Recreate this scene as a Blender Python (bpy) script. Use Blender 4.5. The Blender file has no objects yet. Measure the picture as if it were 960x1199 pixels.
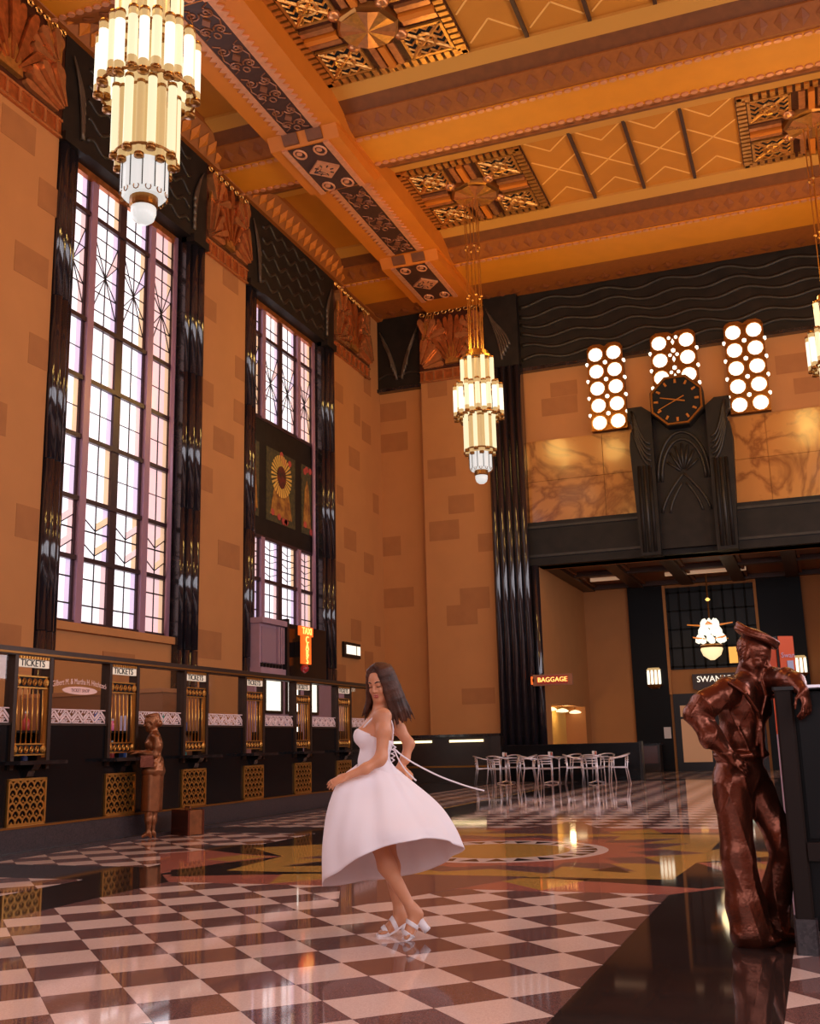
import bpy, math, random
import numpy as np
from math import sin, cos, pi, atan2, hypot, sqrt
from mathutils import Matrix, Vector
S = bpy.context.scene
COL = S.collection
# ---------------------------------------------------------------- camera (fitted to the photograph, frame 960x1199)
FPX, PITCH, ROLL, YAW, EYE = 1241.76, 0.214726611, -0.0246953391, -0.358365079, 1.2
def cam_axes():
    cy, sy, cp, sp, cr, sr = cos(YAW), sin(YAW), cos(PITCH), sin(PITCH), cos(ROLL), sin(ROLL)
    f = np.array([sy*cp, cy*cp, sp]); r = np.array([cy, -sy, 0.]); u = np.cross(r, f)
    return cr*r+sr*u, -sr*r+cr*u, f
RT, UP, FW = cam_axes()
cam = bpy.data.cameras.new('camera'); cam.sensor_fit = 'HORIZONTAL'; cam.sensor_width = 36; cam.lens = FPX/960*36
cam.clip_end = 200
camo = bpy.data.objects.new('camera', cam); COL.objects.link(camo)
camo.matrix_world = Matrix(((RT[0], UP[0], -FW[0], 0), (RT[1], UP[1], -FW[1], 0), (RT[2], UP[2], -FW[2], EYE), (0, 0, 0, 1)))
S.camera = camo
# ---------------------------------------------------------------- light
S.view_settings.view_transform = 'Standard'; S.view_settings.look = 'None'
S.view_settings.exposure = -0.2; S.view_settings.gamma = 1.0; S.view_settings.use_curve_mapping = False
wd = bpy.data.worlds.new('sky'); S.world = wd; wd.use_nodes = True
wd.node_tree.nodes['Background'].inputs[0].default_value = (.75, .8, 1, 1)
wd.node_tree.nodes['Background'].inputs[1].default_value = 1.0
def area(name, loc, rot, sx, sy, power, col):
    l = bpy.data.lights.new(name, 'AREA'); l.shape = 'RECTANGLE'; l.size = sx; l.size_y = sy; l.energy = power; l.color = col
    o = bpy.data.objects.new(name, l); COL.objects.link(o); o.location = loc; o.rotation_euler = rot; return o
def point(name, loc, power, col, r=.2):
    l = bpy.data.lights.new(name, 'POINT'); l.energy = power; l.color = col; l.shadow_soft_size = r
    o = bpy.data.objects.new(name, l); COL.objects.link(o); o.location = loc; return o
DAY = (.90, .90, 1.0); WARM = (1.0, .60, .15); CHP = 150
# unseen daylight panels added inside the right and rear walls, which hold no glass
for yy in (-4.45, 3.25, 10.95, 18.65, 26.35): area('added_right_daylight', (6.75, yy, 6.6), (0, pi/2, 0), 6, 4, 520, DAY)
for xx in (-9.6, -3.2, 3.2): area('added_rear_daylight', (xx, -13.7, 6.0), (pi/2, 0, 0), 4.2, 6, 420, DAY)
# daylight through the tall windows of the left-hand wall (just inside the frosted panes)
area('left_window_daylight', (-13.3, 18.65, 8.6), (0, -pi/2, 0), 9.4, 3.6, 230, DAY)
area('left_window_daylight', (-13.3, 10.95, 8.6), (0, -pi/2, 0), 9.4, 3.6, 230, DAY)
area('left_window_daylight', (-13.3, 3.25, 8.6), (0, -pi/2, 0), 9.4, 3.6, 230, DAY)
# ---------------------------------------------------------------- pixel -> place
def ray(x, y): return FW + (x-480)/FPX*RT - (y-599.5)/FPX*UP
CAM = np.array([0, 0, EYE])
def on(x, y, ax, v):
    d = ray(x, y); return CAM + (v-CAM[ax])/d[ax]*d
def fl(x, y, z=0.): return on(x, y, 2, z)
def pj(p):
    q = np.asarray(p, float)-CAM; w = q@FW
    return (480+FPX*(q@RT)/w, 599.5-FPX*(q@UP)/w) if w > .05 else (-9e9, -9e9)
# ---------------------------------------------------------------- materials
MT = {}
def mat(name, col, rough=.6, metal=0., noise=0, nscale=6., bump=0., bscale=None, col2=None, emit=0, ecol=None, spec=.5, coat=0, alpha=1, kind='noise', trans=0):
    if name in MT: return MT[name]
    m = bpy.data.materials.new(name); m.use_nodes = True; nt = m.node_tree; N = nt.nodes; L = nt.links
    b = N['Principled BSDF']; c = (*col, 1)
    b.inputs['Base Color'].default_value = c; b.inputs['Roughness'].default_value = rough; b.inputs['Metallic'].default_value = metal
    b.inputs['Specular IOR Level'].default_value = spec
    if coat: b.inputs['Coat Weight'].default_value = coat; b.inputs['Coat Roughness'].default_value = .05
    if alpha < 1: b.inputs['Alpha'].default_value = alpha
    if trans: b.inputs['Transmission Weight'].default_value = trans
    if emit:
        b.inputs['Emission Color'].default_value = (*(ecol or col), 1); b.inputs['Emission Strength'].default_value = emit
    if noise or bump:
        tc = N.new('ShaderNodeTexCoord')
        if kind == 'vein':
            t = N.new('ShaderNodeTexNoise'); t.inputs['Scale'].default_value = nscale; t.inputs['Detail'].default_value = 8; t.inputs['Distortion'].default_value = 2.2
        elif kind == 'speck':
            t = N.new('ShaderNodeTexVoronoi'); t.inputs['Scale'].default_value = nscale
        else:
            t = N.new('ShaderNodeTexNoise'); t.inputs['Scale'].default_value = nscale; t.inputs['Detail'].default_value = 6
        L.new(tc.outputs['Object'], t.inputs['Vector'])
        if noise:
            r = N.new('ShaderNodeValToRGB'); e = r.color_ramp.elements
            c2 = col2 or tuple(min(1, k*(1-noise)) for k in col)
            if kind == 'vein':
                e[0].position = .42; e[0].color = c; e[1].position = .5; e[1].color = (*c2, 1)
                x = r.color_ramp.elements.new(.58); x.color = c
                L.new(t.outputs['Fac'], r.inputs['Fac'])
            elif kind == 'speck':
                e[0].position = .1; e[0].color = (*c2, 1); e[1].position = .9; e[1].color = c
                L.new(t.outputs['Color'], r.inputs['Fac'])
            else:
                e[0].position = .3; e[0].color = (*c2, 1); e[1].position = .7; e[1].color = c
                L.new(t.outputs['Fac'], r.inputs['Fac'])
            L.new(r.outputs['Color'], b.inputs['Base Color'])
        if bump:
            bt = N.new('ShaderNodeTexNoise'); bt.inputs['Scale'].default_value = bscale or nscale*4; bt.inputs['Detail'].default_value = 4
            L.new(tc.outputs['Object'], bt.inputs['Vector'])
            bm = N.new('ShaderNodeBump'); bm.inputs['Strength'].default_value = bump; bm.inputs['Distance'].default_value = .02
            L.new(bt.outputs['Fac'], bm.inputs['Height']); L.new(bm.outputs['Normal'], b.inputs['Normal'])
    MT[name] = m; return m
def sr(r, g, b): return tuple(((c/255)/12.92 if c/255 <= .04045 else ((c/255+.055)/1.055)**2.4) for c in (r, g, b))
M_wall = mat('acoustic_stone_wall', sr(188, 125, 70), .75, noise=.07, nscale=1.5, bump=.12, bscale=60)
M_block = mat('darker_stone_block', sr(168, 107, 58), .75, noise=.1, nscale=3, bump=.12, bscale=60)
M_black = mat('polished_black_marble', (.010, .008, .009), .16, noise=1, nscale=1.1, col2=(.026, .021, .021), kind='vein', coat=.3)
M_reed = mat('polished_dark_reed_marble', (.018, .014, .018), .11, spec=.8, coat=.3)
M_bronzed = mat('dark_patinated_frieze', (.020, .0135, .0095), .55, spec=.25, metal=.0, noise=.5, nscale=3)
M_leaf = mat('leaf_patina', (.14, .10, .07), .4, metal=.4, noise=.3, nscale=5)
M_matte = mat('dull_black_stone', (.008, .007, .007), .4, spec=.12)
M_bronzed2 = mat('lighter_patina', (.042, .031, .022), .45, metal=.3, noise=.4, nscale=4)  # paler than the frieze ground; for waves, beads and flutes
M_relief = mat('copper_leaf_relief', sr(206, 118, 62), .3, metal=.6, noise=.45, nscale=7, bump=.35, bscale=25)
M_relief2 = mat('copper_leaf_bright', sr(225, 150, 92), .26, metal=.65, noise=.3, nscale=9)
M_relief3 = mat('shaded_copper_leaf_ground', sr(84, 40, 22), .45, metal=.4, noise=.45, nscale=6, bump=.3, bscale=20)  # shade put into the colour: ground darkened, fans brightened, since lighting is flat
M_gold = mat('gilded_plaster', sr(224, 158, 78), .3, metal=.7, noise=.35, nscale=9, bump=.3, bscale=30)
M_soffit = mat('ochre_painted_plaster', sr(222, 136, 22), .6, noise=.08, nscale=2)
M_orange = mat('orange_painted_plaster', sr(208, 114, 20), .6, noise=.08, nscale=2)
M_cofpanel = mat('tan_ochre_coffer_panel', sr(198, 122, 30), .65, noise=.1, nscale=1.5)
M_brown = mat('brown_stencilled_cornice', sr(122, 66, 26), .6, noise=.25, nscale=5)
M_cornice = mat('red_brown_cornice', sr(160, 86, 24), .6, noise=.2, nscale=8)
M_line = mat('pale_gold_painted_line', sr(238, 176, 92), .5)
M_diam = mat('stencilled_diamond', sr(140, 74, 28), .6)
M_tan = mat('pale_ochre_moulding', sr(200, 138, 56), .55)
M_pinkpl = mat('pink_gilt_plaster', sr(226, 150, 104), .45, metal=.25, noise=.2, nscale=8)
M_carve = mat('dark_carved_panel', sr(74, 42, 30), .5, metal=.1, noise=.3, nscale=8)
M_scroll = mat('scrollwork_bronze', sr(150, 92, 62), .4, metal=.4)
M_marble = mat('honey_marble', sr(190, 124, 62), .2, noise=1, nscale=.42, col2=sr(140, 82, 38), kind='vein', coat=.2)
M_frame = mat('window_bronze_frame', sr(70, 48, 52), .35, metal=.3, noise=.2, nscale=9)
M_mull = mat('mauve_window_mullion', sr(168, 128, 146), .35, metal=.2)
M_lead = mat('window_leading', (.02, .016, .016), .5)
GL = 1.25
M_pane = mat('frosted_daylit_glass', (.8, .78, .82), .25, emit=GL, ecol=(1, .93, 1))
M_panel = mat('lavender_daylit_glass', (.7, .6, .75), .25, emit=GL*.6, ecol=(.86, .70, 1))
M_panep = mat('rose_daylit_glass', (.8, .6, .62), .25, emit=GL*.62, ecol=(1, .66, .68))
M_panea = mat('amber_daylit_glass', (.8, .6, .4), .25, emit=GL*.58, ecol=(1, .64, .42))
M_tl = mat('cream_terrazzo', sr(242, 214, 202), .05, noise=1, nscale=160, col2=sr(226, 192, 180), kind='speck', spec=.35)
M_td = mat('mauve_brown_terrazzo', sr(136, 98, 92), .05, noise=1, nscale=160, col2=sr(106, 74, 70), kind='speck', spec=.35)
M_tg = mat('gold_terrazzo', sr(204, 158, 86), .05, noise=1, nscale=160, col2=sr(184, 136, 66), kind='speck', spec=.35)
M_tp = mat('rose_terrazzo', sr(190, 116, 98), .045, noise=1, nscale=160, col2=sr(168, 94, 80), kind='speck', spec=.35)
M_tb = mat('black_terrazzo', sr(62, 46, 42), .045, noise=1, nscale=180, col2=sr(44, 34, 32), kind='speck', spec=.35)
M_tw = mat('white_terrazzo', sr(232, 206, 196), .045, spec=.35)
M_blackp = mat('black_gloss_panel', (.005, .005, .006), .16, spec=.3)
M_granite = mat('grey_granite_plinth', sr(66, 56, 58), .3, noise=1, nscale=70, col2=sr(40, 33, 35), kind='speck')
M_bronzef = mat('brown_bronze_post', sr(66, 46, 34), .35, metal=.5, noise=.2, nscale=8)
M_brass = mat('brass_grille', sr(206, 146, 70), .3, metal=.85, noise=.15, nscale=8)
M_hole = mat('matt_black', (.006, .005, .004), .9)
M_lace = mat('etched_white_glass', sr(226, 196, 192), .5)
def glass(name, tint, rough=.02, a=.12):
    m = bpy.data.materials.new(name); m.use_nodes = True; nt = m.node_tree; N = nt.nodes; L = nt.links
    b = N['Principled BSDF']; out = N['Material Output']
    t = N.new('ShaderNodeBsdfTransparent'); t.inputs[0].default_value = (*tint, 1)
    g = N.new('ShaderNodeBsdfGlossy'); g.inputs['Roughness'].default_value = rough
    lw = N.new('ShaderNodeLayerWeight'); lw.inputs['Blend'].default_value = .5
    pw = N.new('ShaderNodeMath'); pw.operation = 'POWER'; pw.inputs[1].default_value = 4; L.new(lw.outputs['Facing'], pw.inputs[0])
    fr = N.new('ShaderNodeMath'); fr.operation = 'MULTIPLY_ADD'; fr.inputs[1].default_value = .6; fr.inputs[2].default_value = .03; L.new(pw.outputs[0], fr.inputs[0])
    mx = N.new('ShaderNodeMixShader'); L.new(fr.outputs[0], mx.inputs[0]); L.new(t.outputs[0], mx.inputs[1]); L.new(g.outputs[0], mx.inputs[2])
    L.new(mx.outputs[0], out.inputs['Surface']); MT[name] = m; return m
M_glass = glass('clear_counter_glass', (.93, .93, .92))
M_tube = mat('lit_glass_tube', (.22, .18, .1), .3, emit=1.12, ecol=(1, .85, .54))
M_tubeh = mat('bright_lit_glass_tube', (.22, .2, .15), .3, emit=1.5, ecol=(1, .92, .72))
M_tubea = mat('amber_lit_glass_tube', (.2, .13, .05), .3, emit=.6, ecol=(1, .64, .27))
M_drum = mat('lit_milk_glass', (.35, .35, .34), .3, emit=.72, ecol=(.96, .95, .90))
M_brassd = mat('antique_brass', sr(150, 98, 44), .32, metal=.8)
M_lampw = mat('lit_lattice_pane', (1, .9, .8), .3, emit=2.4, ecol=(1, .88, .70))
M_statue = mat('brown_bronze_statue', sr(124, 68, 50), .26, metal=.78, noise=.35, nscale=9, bump=.15, bscale=45)
M_statue2 = mat('tan_bronze_statue', sr(150, 92, 56), .34, metal=.7, noise=.35, nscale=12, bump=.15, bscale=60)
M_alu = mat('brushed_aluminium', sr(235, 226, 230), .34, metal=.8)
M_neon = mat('orange_neon', (1, .25, .03), .4, emit=2.5, ecol=(1, .42, .08))
M_neonr = mat('red_neon_glow', (.9, .12, .02), .5, emit=1.0, ecol=(1, .16, .015))
M_neony = mat('yellow_neon', (1, .7, .2), .4, emit=1.7, ecol=(1, .58, .14))
M_cream = mat('lit_cream_sign', (1, .95, .85), .4, emit=1.2, ecol=(1, .90, .72))
M_white = mat('white_paint', sr(225, 215, 210), .5)
M_darkm = mat('dark_metal', sr(34, 28, 26), .4, metal=.4)
# ---------------------------------------------------------------- mesh helpers
class MB:
    def __init__(s): s.v = []; s.f = []; s.m = []
    def add(s, v, f, m=0):
        b = len(s.v); s.v += [tuple(map(float, p)) for p in v]; s.f += [tuple(b+i for i in q) for q in f]; s.m += [m]*len(f); return s
    def box(s, x0, x1, y0, y1, z0, z1, m=0, c=0.):
        if c:   # chamfered along all edges of the z outline
            P = [(x0+c, y0), (x1-c, y0), (x1, y0+c), (x1, y1-c), (x1-c, y1), (x0+c, y1), (x0, y1-c), (x0, y0+c)]
            return s.prism(P, z0, z1, m)
        v = [(x, y, z) for z in (z0, z1) for y in (y0, y1) for x in (x0, x1)]
        return s.add(v, [(0, 2, 3, 1), (4, 5, 7, 6), (0, 1, 5, 4), (2, 6, 7, 3), (0, 4, 6, 2), (1, 3, 7, 5)], m)
    def prism(s, P, z0, z1, m=0, tf=None):
        n = len(P); v = [(x, y, z0) for x, y in P]+[(x, y, z1) for x, y in P]
        if tf: v = [tf(*p) for p in v]
        f = [tuple(range(n-1, -1, -1)), tuple(range(n, 2*n))]+[(i, (i+1) % n, n+(i+1) % n, n+i) for i in range(n)]
        return s.add(v, f, m)
    def tube(s, pts, r, n=8, m=0, cap=True, closed=False):
        pts = [Vector(p) for p in pts]; N = len(pts); rs = r if isinstance(r, (list, tuple)) else [r]*N
        v = []; prev = None
        for i, p in enumerate(pts):
            if closed: t = pts[(i+1) % N]-pts[i-1]
            else: t = (pts[min(i+1, N-1)]-pts[max(i-1, 0)])
            t.normalize()
            if prev is None:
                a = Vector((0, 0, 1)) if abs(t.z) < .9 else Vector((1, 0, 0)); nx = t.cross(a).normalized()
            else: nx = (prev-t*prev.dot(t)).normalized()
            prev = nx; ny = t.cross(nx)
            v += [tuple(p+(nx*cos(2*pi*k/n)+ny*sin(2*pi*k/n))*rs[i]) for k in range(n)]
        f = []
        for i in range(N if closed else N-1):
            j = (i+1) % N
            f += [(i*n+k, i*n+(k+1) % n, j*n+(k+1) % n, j*n+k) for k in range(n)]
        if cap and not closed: f += [tuple(range(n-1, -1, -1)), tuple((N-1)*n+k for k in range(n))]
        return s.add(v, f, m)
    def lathe(s, prof, n=16, c=(0, 0), m=0, cap=True):
        v = [(c[0]+r*cos(2*pi*k/n), c[1]+r*sin(2*pi*k/n), z) for r, z in prof for k in range(n)]
        f = [(i*n+k, i*n+(k+1) % n, (i+1)*n+(k+1) % n, (i+1)*n+k) for i in range(len(prof)-1) for k in range(n)]
        if cap: f += [tuple(range(n-1, -1, -1)), tuple((len(prof)-1)*n+k for k in range(n))]
        return s.add(v, f, m)
    def mapped(s, tf):
        s.v = [tuple(map(float, tf(*p))) for p in s.v]; return s
def obj(name, mb, mats, parent=None, smooth=False, loc=None):
    me = mb if isinstance(mb, bpy.types.Mesh) else None
    if me is None:
        me = bpy.data.meshes.new(name); me.from_pydata(mb.v, [], mb.f)
        for m in (mats if isinstance(mats, (list, tuple)) else [mats]): me.materials.append(m)
        if any(mb.m): me.polygons.foreach_set('material_index', mb.m)
        if smooth: me.polygons.foreach_set('use_smooth', [True]*len(me.polygons))
        bm_fix(me)
    o = bpy.data.objects.new(name, me); COL.objects.link(o)
    if parent is not None: o.parent = parent
    if loc is not None: o.location = loc
    return o
def bm_fix(me):
    import bmesh
    b = bmesh.new(); b.from_mesh(me); bmesh.ops.recalc_face_normals(b, faces=b.faces); b.to_mesh(me); b.free()
def tag(o, label, cat, group=None):
    o['label'] = label; o['category'] = cat
    if group: o['group'] = group
    return o
def thing(name, label, cat, loc=(0, 0, 0), rz=0., group=None):
    o = bpy.data.objects.new(name, None); COL.objects.link(o); o.location = loc; o.rotation_euler = (0, 0, rz)
    o.empty_display_size = .1
    return tag(o, label, cat, group)
def struct(name, mb=None, mats=None, label=None, smooth=False):
    if mb is None:
        o = bpy.data.objects.new(name, None); COL.objects.link(o)
    else: o = obj(name, mb, mats, None, smooth)
    o['kind'] = 'structure'
    if label: o['label'] = label
    return o
def dup(o, parent=None, loc=None, rz=None):
    c = o.copy(); COL.objects.link(c)
    if parent is not None: c.parent = parent
    if loc is not None: c.location = loc
    if rz is not None: c.rotation_euler = (0, 0, rz)
    for ch in list(o.children): dup(ch, c)
    return c
def box1(name, x0, x1, y0, y1, z0, z1, m, parent=None, c=0.):
    return obj(name, MB().box(x0, x1, y0, y1, z0, z1, c=c), m, parent)
def text(name, body, size, tf, m, parent=None, ext=.006, align='CENTER', sx=1., bend=0.):
    cu = bpy.data.curves.new(name, 'FONT'); cu.body = body; cu.size = size; cu.extrude = ext; cu.align_x = align; cu.align_y = 'CENTER'; cu.resolution_u = 3
    t = bpy.data.objects.new('tmp_text', cu); COL.objects.link(t)
    me = bpy.data.meshes.new_from_object(t.evaluated_get(bpy.context.evaluated_depsgraph_get())); bpy.data.objects.remove(t)
    me.materials.clear(); me.materials.append(m); me.name = name
    for v in me.vertices:
        v.co.x *= sx
        if bend: v.co.y -= bend*v.co.x**2
    o = bpy.data.objects.new(name, me); COL.objects.link(o)
    if parent is not None: o.parent = parent
    o.matrix_local = tf; return o
def frame_mat(o, ex, ey, ez):
    return Matrix(((ex[0], ey[0], ez[0], o[0]), (ex[1], ey[1], ez[1], o[1]), (ex[2], ey[2], ez[2], o[2]), (0, 0, 0, 1)))
def FX(x, y, z): return frame_mat((x, y, z), (0, 1, 0), (0, 0, 1), (1, 0, 0))    # text reading along +Y on a face looking to +X
def FY(x, y, z): return frame_mat((x, y, z), (1, 0, 0), (0, 0, 1), (0, -1, 0))   # text reading along +X on a face looking to -Y
RND = random.Random(7)
XL, XR, YB, YR, CX = -13.4, 7.0, 33.05, -14., -3.2    # left wall, right wall, back wall, rear wall, axis of the hall
ZS, ZP = 15.9, 16.5                                    # beam soffits, coffer panels
# ================================================================ FLOOR
floor = struct('floor', MB().box(XL-.5, XR+.3, YR-.3, 44, -.25, -.0015), M_tb, 'polished dark terrazzo floor with cream and mauve diamond checks')
HD, LXO, LYO, STP = .2835, -2.09, 6.11, .57
def clip(P, x0, x1, y0, y1):
    for ax, v, sgn in ((0, x0, 1), (0, x1, -1), (1, y0, 1), (1, y1, -1)):
        Q = []
        for i in range(len(P)):
            a, b = P[i-1], P[i]; da, db = sgn*(a[ax]-v), sgn*(b[ax]-v)
            if (da >= 0) != (db >= 0):
                t = da/(da-db); Q.append((a[0]+t*(b[0]-a[0]), a[1]+t*(b[1]-a[1])))
            if db >= 0: Q.append(b)
        P = Q
        if len(P) < 3: return []
    return P
zones = [(-5.8, -1.24, -4, 8.86), (-.27, 5.8, -4, 8.86), (-9.0, -6.77, -1, 8.86), (-9.0, -6.77, 9.93, 13.97), (-.27, 5.8, 9.93, 13.97),
         (-5.8, -1.24, 15.05, 31.5), (-9.0, -6.77, 15.05, 31.5), (-.27, 5.8, 15.05, 31.5), (-5.8, -1.24, 32.6, 39.5), (-.27, 1.4, 32.6, 39.5)]
tl = []
for z in zones:
    for i in range(-20, 30):
        for j in range(-22, 64):
            for k in (0, 1):
                cx, cy = LXO+STP*i+k*STP/2, LYO+STP*j+k*STP/2
                if cx < z[0]-.3 or cx > z[1]+.3 or cy < z[2]-.3 or cy > z[3]+.3: continue
                P = clip([(cx-HD, cy), (cx, cy-HD), (cx+HD, cy), (cx, cy+HD)], *z)
                if not P: continue
                px, py = pj((cx, cy, 0)); seen = -40 < px < 1000 and 0 < py < 1260
                ar = abs(sum(P[q-1][0]*P[q][1]-P[q][0]*P[q-1][1] for q in range(len(P))))/2
                tl.append((not seen, cx*cx+cy*cy, cx, cy, k, P, ar))
tl.sort(key=lambda t: t[:2])
full = {}
for k, m in ((0, M_tl), (1, M_td)):
    mb = MB().prism([(-HD, 0), (0, -HD), (HD, 0), (0, HD)], -.0012, 0); me = bpy.data.meshes.new('tile'); me.from_pydata(mb.v, [], mb.f); me.materials.append(m); bm_fix(me); full[k] = me
rest = MB()
for q, (ns, d, cx, cy, k, P, ar) in enumerate(tl):
    if q < 300:
        if ar > .16: o = obj('tile', full[k], None, floor, loc=(cx, cy, 0))
        else: obj('tile', MB().prism([(x-cx, y-cy) for x, y in P], -.0012, 0), (M_tl, M_td)[k], floor, loc=(cx, cy, 0))
    elif not ns or d < 40: rest.prism(P, -.0012, 0, k)
o = obj('tile_field', rest, [M_tl, M_td], floor); o['kind'] = 'stuff'
# star panel of coloured terrazzo between the dark bands
SX, SY = -3.52, 11.95
def inlay(name, P, m, h, mirror=False):
    return obj(name, MB().prism(P, -.001, h), m, floor)
inlay('gold_field', [(-5.8, 9.72), (-1.24, 9.72), (-1.24, 14.18), (-5.8, 14.18)], M_tg, .0004)
for s in (1, -1):
    inlay('rose_border', [(SX-2.28, SY+s*2.31), (SX, SY+s*2.25), (SX+2.28, SY+s*2.31), (SX+2.66, SY+s*2.62), (SX+2.28, SY+s*3.09), (SX-2.28, SY+s*3.09), (SX-2.66, SY+s*2.62)], M_tp, .0004)
    inlay('dark_wedge', [(SX-2.28, SY+s*2.20), (SX, SY+s*2.27), (SX+2.28, SY+s*2.20), (SX+2.28, SY+s*2.5), (SX, SY+s*2.3), (SX-2.28, SY+s*2.5)], M_tb, .0008)
    for t in (1, -1): inlay('gold_triangle', [(SX+t*.55, SY+s*2.3), (SX+t*1.5, SY+s*2.3), (SX+t*1.25, SY+s*3.05)], M_tg, .0010)
    inlay('dark_triangle', [(SX-.92, SY+s*2.2), (SX+.92, SY+s*2.2), (SX, SY+s*4.3)], M_td, .0012)
def pxpoly(L, sx, sy):
    P = []
    for x, y in L:
        q = fl(200+x*.20833, 960+y*.20833); P.append((2*SX-q[0] if sx < 0 else q[0], 2*SY-q[1] if sy < 0 else q[1]))
    return P
for sx in (1, -1):      # spears that run in from the side bands
    inlay('rose_side_field', pxpoly([(-60, 300), (300, 245), (625, 206), (230, 168), (-60, 190)], sx, 1), M_tp, .0002)
    inlay('gold_side_field', pxpoly([(300, 288), (632, 205), (440, 152), (870, 128), (870, 297)], sx, 1), M_tg, .0005)
    inlay('gold_spear', pxpoly([(190, 222), (400, 196), (560, 206), (330, 232)], sx, 1), M_tg, .0006)
    inlay('dark_spear', pxpoly([(60, 150), (410, 140), (860, 128), (860, 137), (450, 158), (625, 205), (400, 192), (230, 172)], sx, 1), M_tb, .0010)
    inlay('dark_spear', pxpoly([(625, 205), (480, 222), (300, 242), (130, 268), (0, 282), (0, 318), (300, 312), (620, 305), (860, 302), (860, 294), (620, 292), (310, 285)], sx, 1), M_tb, .0010)
    inlay('dark_dart', pxpoly([(630, 262), (850, 235), (850, 258)], sx, 1), M_tb, .0013)
tips = [(0, 2.26), (28, 2.24), (43, 2.46), (62, 2.2), (90, 1.95), (118, 2.2), (137, 2.46), (152, 2.24)]
def starpoly(tp, rin):
    a = [(x, r) for x, r in tp]+[(x+180, r) for x, r in tp]; P = []
    for i in range(len(a)):
        an, r = a[i]; bn = a[(i+1) % len(a)][0]+(360 if i == len(a)-1 else 0)
        P += [(SX+r*cos(math.radians(an)), SY+r*sin(math.radians(an))), (SX+rin*cos(math.radians((an+bn)/2)), SY+rin*sin(math.radians((an+bn)/2)))]
    return P
inlay('dark_star', starpoly(tips, 1.72), M_td, .0012)
inlay('rose_star', starpoly([(11, 1.82), (35, 1.9), (56, 1.75), (90, 1.6), (124, 1.75), (145, 1.9), (169, 1.82)], 1.42), M_tp, .0016)
ring = lambda r, n=48: [(SX+r*cos(2*pi*i/n), SY+r*sin(2*pi*i/n)) for i in range(n)]
inlay('white_ring', ring(1.22), M_tw, .0020)
for i in range(24):
    a = 2*pi*i/24; w = .105
    inlay('dark_tooth', [(SX+1.1*cos(a-w), SY+1.1*sin(a-w)), (SX+1.1*cos(a+w), SY+1.1*sin(a+w)), (SX+.84*cos(a), SY+.84*sin(a))], M_tb, .0024)
inlay('gold_disc', ring(.8), M_tg, .0026)
inlay('gold_line', [(-6.80, 16.5), (-6.72, 16.5), (-6.72, 27), (-6.80, 27)], M_tg, .0008)
# ================================================================ CEILING
ceiling = struct('ceiling', MB().box(XL-.6, XR+.3, YR-.3, YB+.3, ZP, ZP+.2), M_cofpanel, 'ochre and gold coffered ceiling with painted zigzags')
BEAMS = [(30.45, .85), (22.52, .66), (14.8, .66), (7.1, .66), (-.6, .66), (-8.3, .66)]
def scallops(mb, x0, x1, y, z, step=.21, r=.085):
    n = int((x1-x0)/step)
    for i in range(n):
        c = x0+(i+.5)*step
        mb.prism([(c+r*cos(a*pi/4), y+r*.8*sin(a*pi/4)) for a in range(8)], z-.035, z)
def diamonds(mb, x0, x1, y0, z0, y1, z1, step=.42):
    n = int((x1-x0)/step); ym, zm = (y0+y1)/2, (z0+z1)/2
    for i in range(n):
        c = x0+(i+.5)*step; w = step*.36
        mb.add([(c-w, ym, zm-.015), (c, y0, z0-.015), (c+w, ym, zm-.015), (c, y1, z1-.015), (c, ym, zm-.05)], [(0, 1, 4), (1, 2, 4), (2, 3, 4), (3, 0, 4)])
for yc, hw in BEAMS:
    b = obj('cross_beam', MB().box(XL, XR, yc-hw, yc+hw, ZS, ZP), M_soffit, ceiling)
    for s in (-1, 1):
        if yc > 30 and s > 0: continue
        q = lambda a: yc+s*(hw+a)
        sec = lambda P: MB().prism(P, XL, XR, tf=lambda y, z, x: (x, y, z))
        obj('cove', sec([(q(0), ZS+.03), (q(.12), ZS+.03), (q(.62), ZS+.26), (q(.62), ZP), (q(0), ZP)]), M_cornice, b)
        obj('cove_brown_band', sec([(q(.62), ZS+.30), (q(1.0), ZS+.44), (q(1.0), ZP), (q(.62), ZP)]), M_brown, b)  # brown stencilled band between cove and pale moulding
        obj('pale_moulding', sec([(q(1.0), ZS+.44), (q(1.42), ZS+.53), (q(1.42), ZP), (q(1.0), ZP)]), M_tan, b)
        if yc > 0:
            t = MB(); scallops(t, XL, XR, yc+s*(hw-.06), ZS); obj('scallop_trim', t, M_pinkpl, b)
            t = MB(); diamonds(t, XL, XR, q(.16), ZS+.05, q(.56), ZS+.235); obj('diamond_trim', t, M_diam, b)
# cornices where the ceiling meets the walls
w = MB().prism([(YB, ZS+.1), (YB-.3, ZS+.02), (YB-1.75, ZS+.02), (YB-1.75, ZP), (YB, ZP)], XL, XR, tf=lambda y, z, x: (x, y, z))
t = obj('wall_cornice', w, M_cornice, ceiling); d = MB(); diamonds(d, XL, XR, YB-.4, ZS+.02, YB-.95, ZS+.02, .5); obj('diamond_trim', d, M_diam, t)
for s, X0 in ((1, XL), (-1, XR)):
    w = MB().prism([(X0, ZS-.02), (X0+s*.18, ZS-.02), (X0+s*.55, ZS+.45), (X0+s*.55, ZP), (X0, ZP)], YR, YB, tf=lambda x, z, y: (x, y, z))
    c = obj('wall_cornice', w, M_cornice, ceiling)
    d = MB()
    for i in range(80):
        y = 2+i*.39
        d.add([(X0+s*.22, y, ZS), (X0+s*.36, y+.17, ZS+.17), (X0+s*.52, y, ZS+.38), (X0+s*.36, y-.17, ZS+.17), (X0+s*.42, y, ZS+.14)], [(0, 1, 4), (1, 2, 4), (2, 3, 4), (3, 0, 4)])
    obj('diamond_trim', d, M_orange, c)
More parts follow.
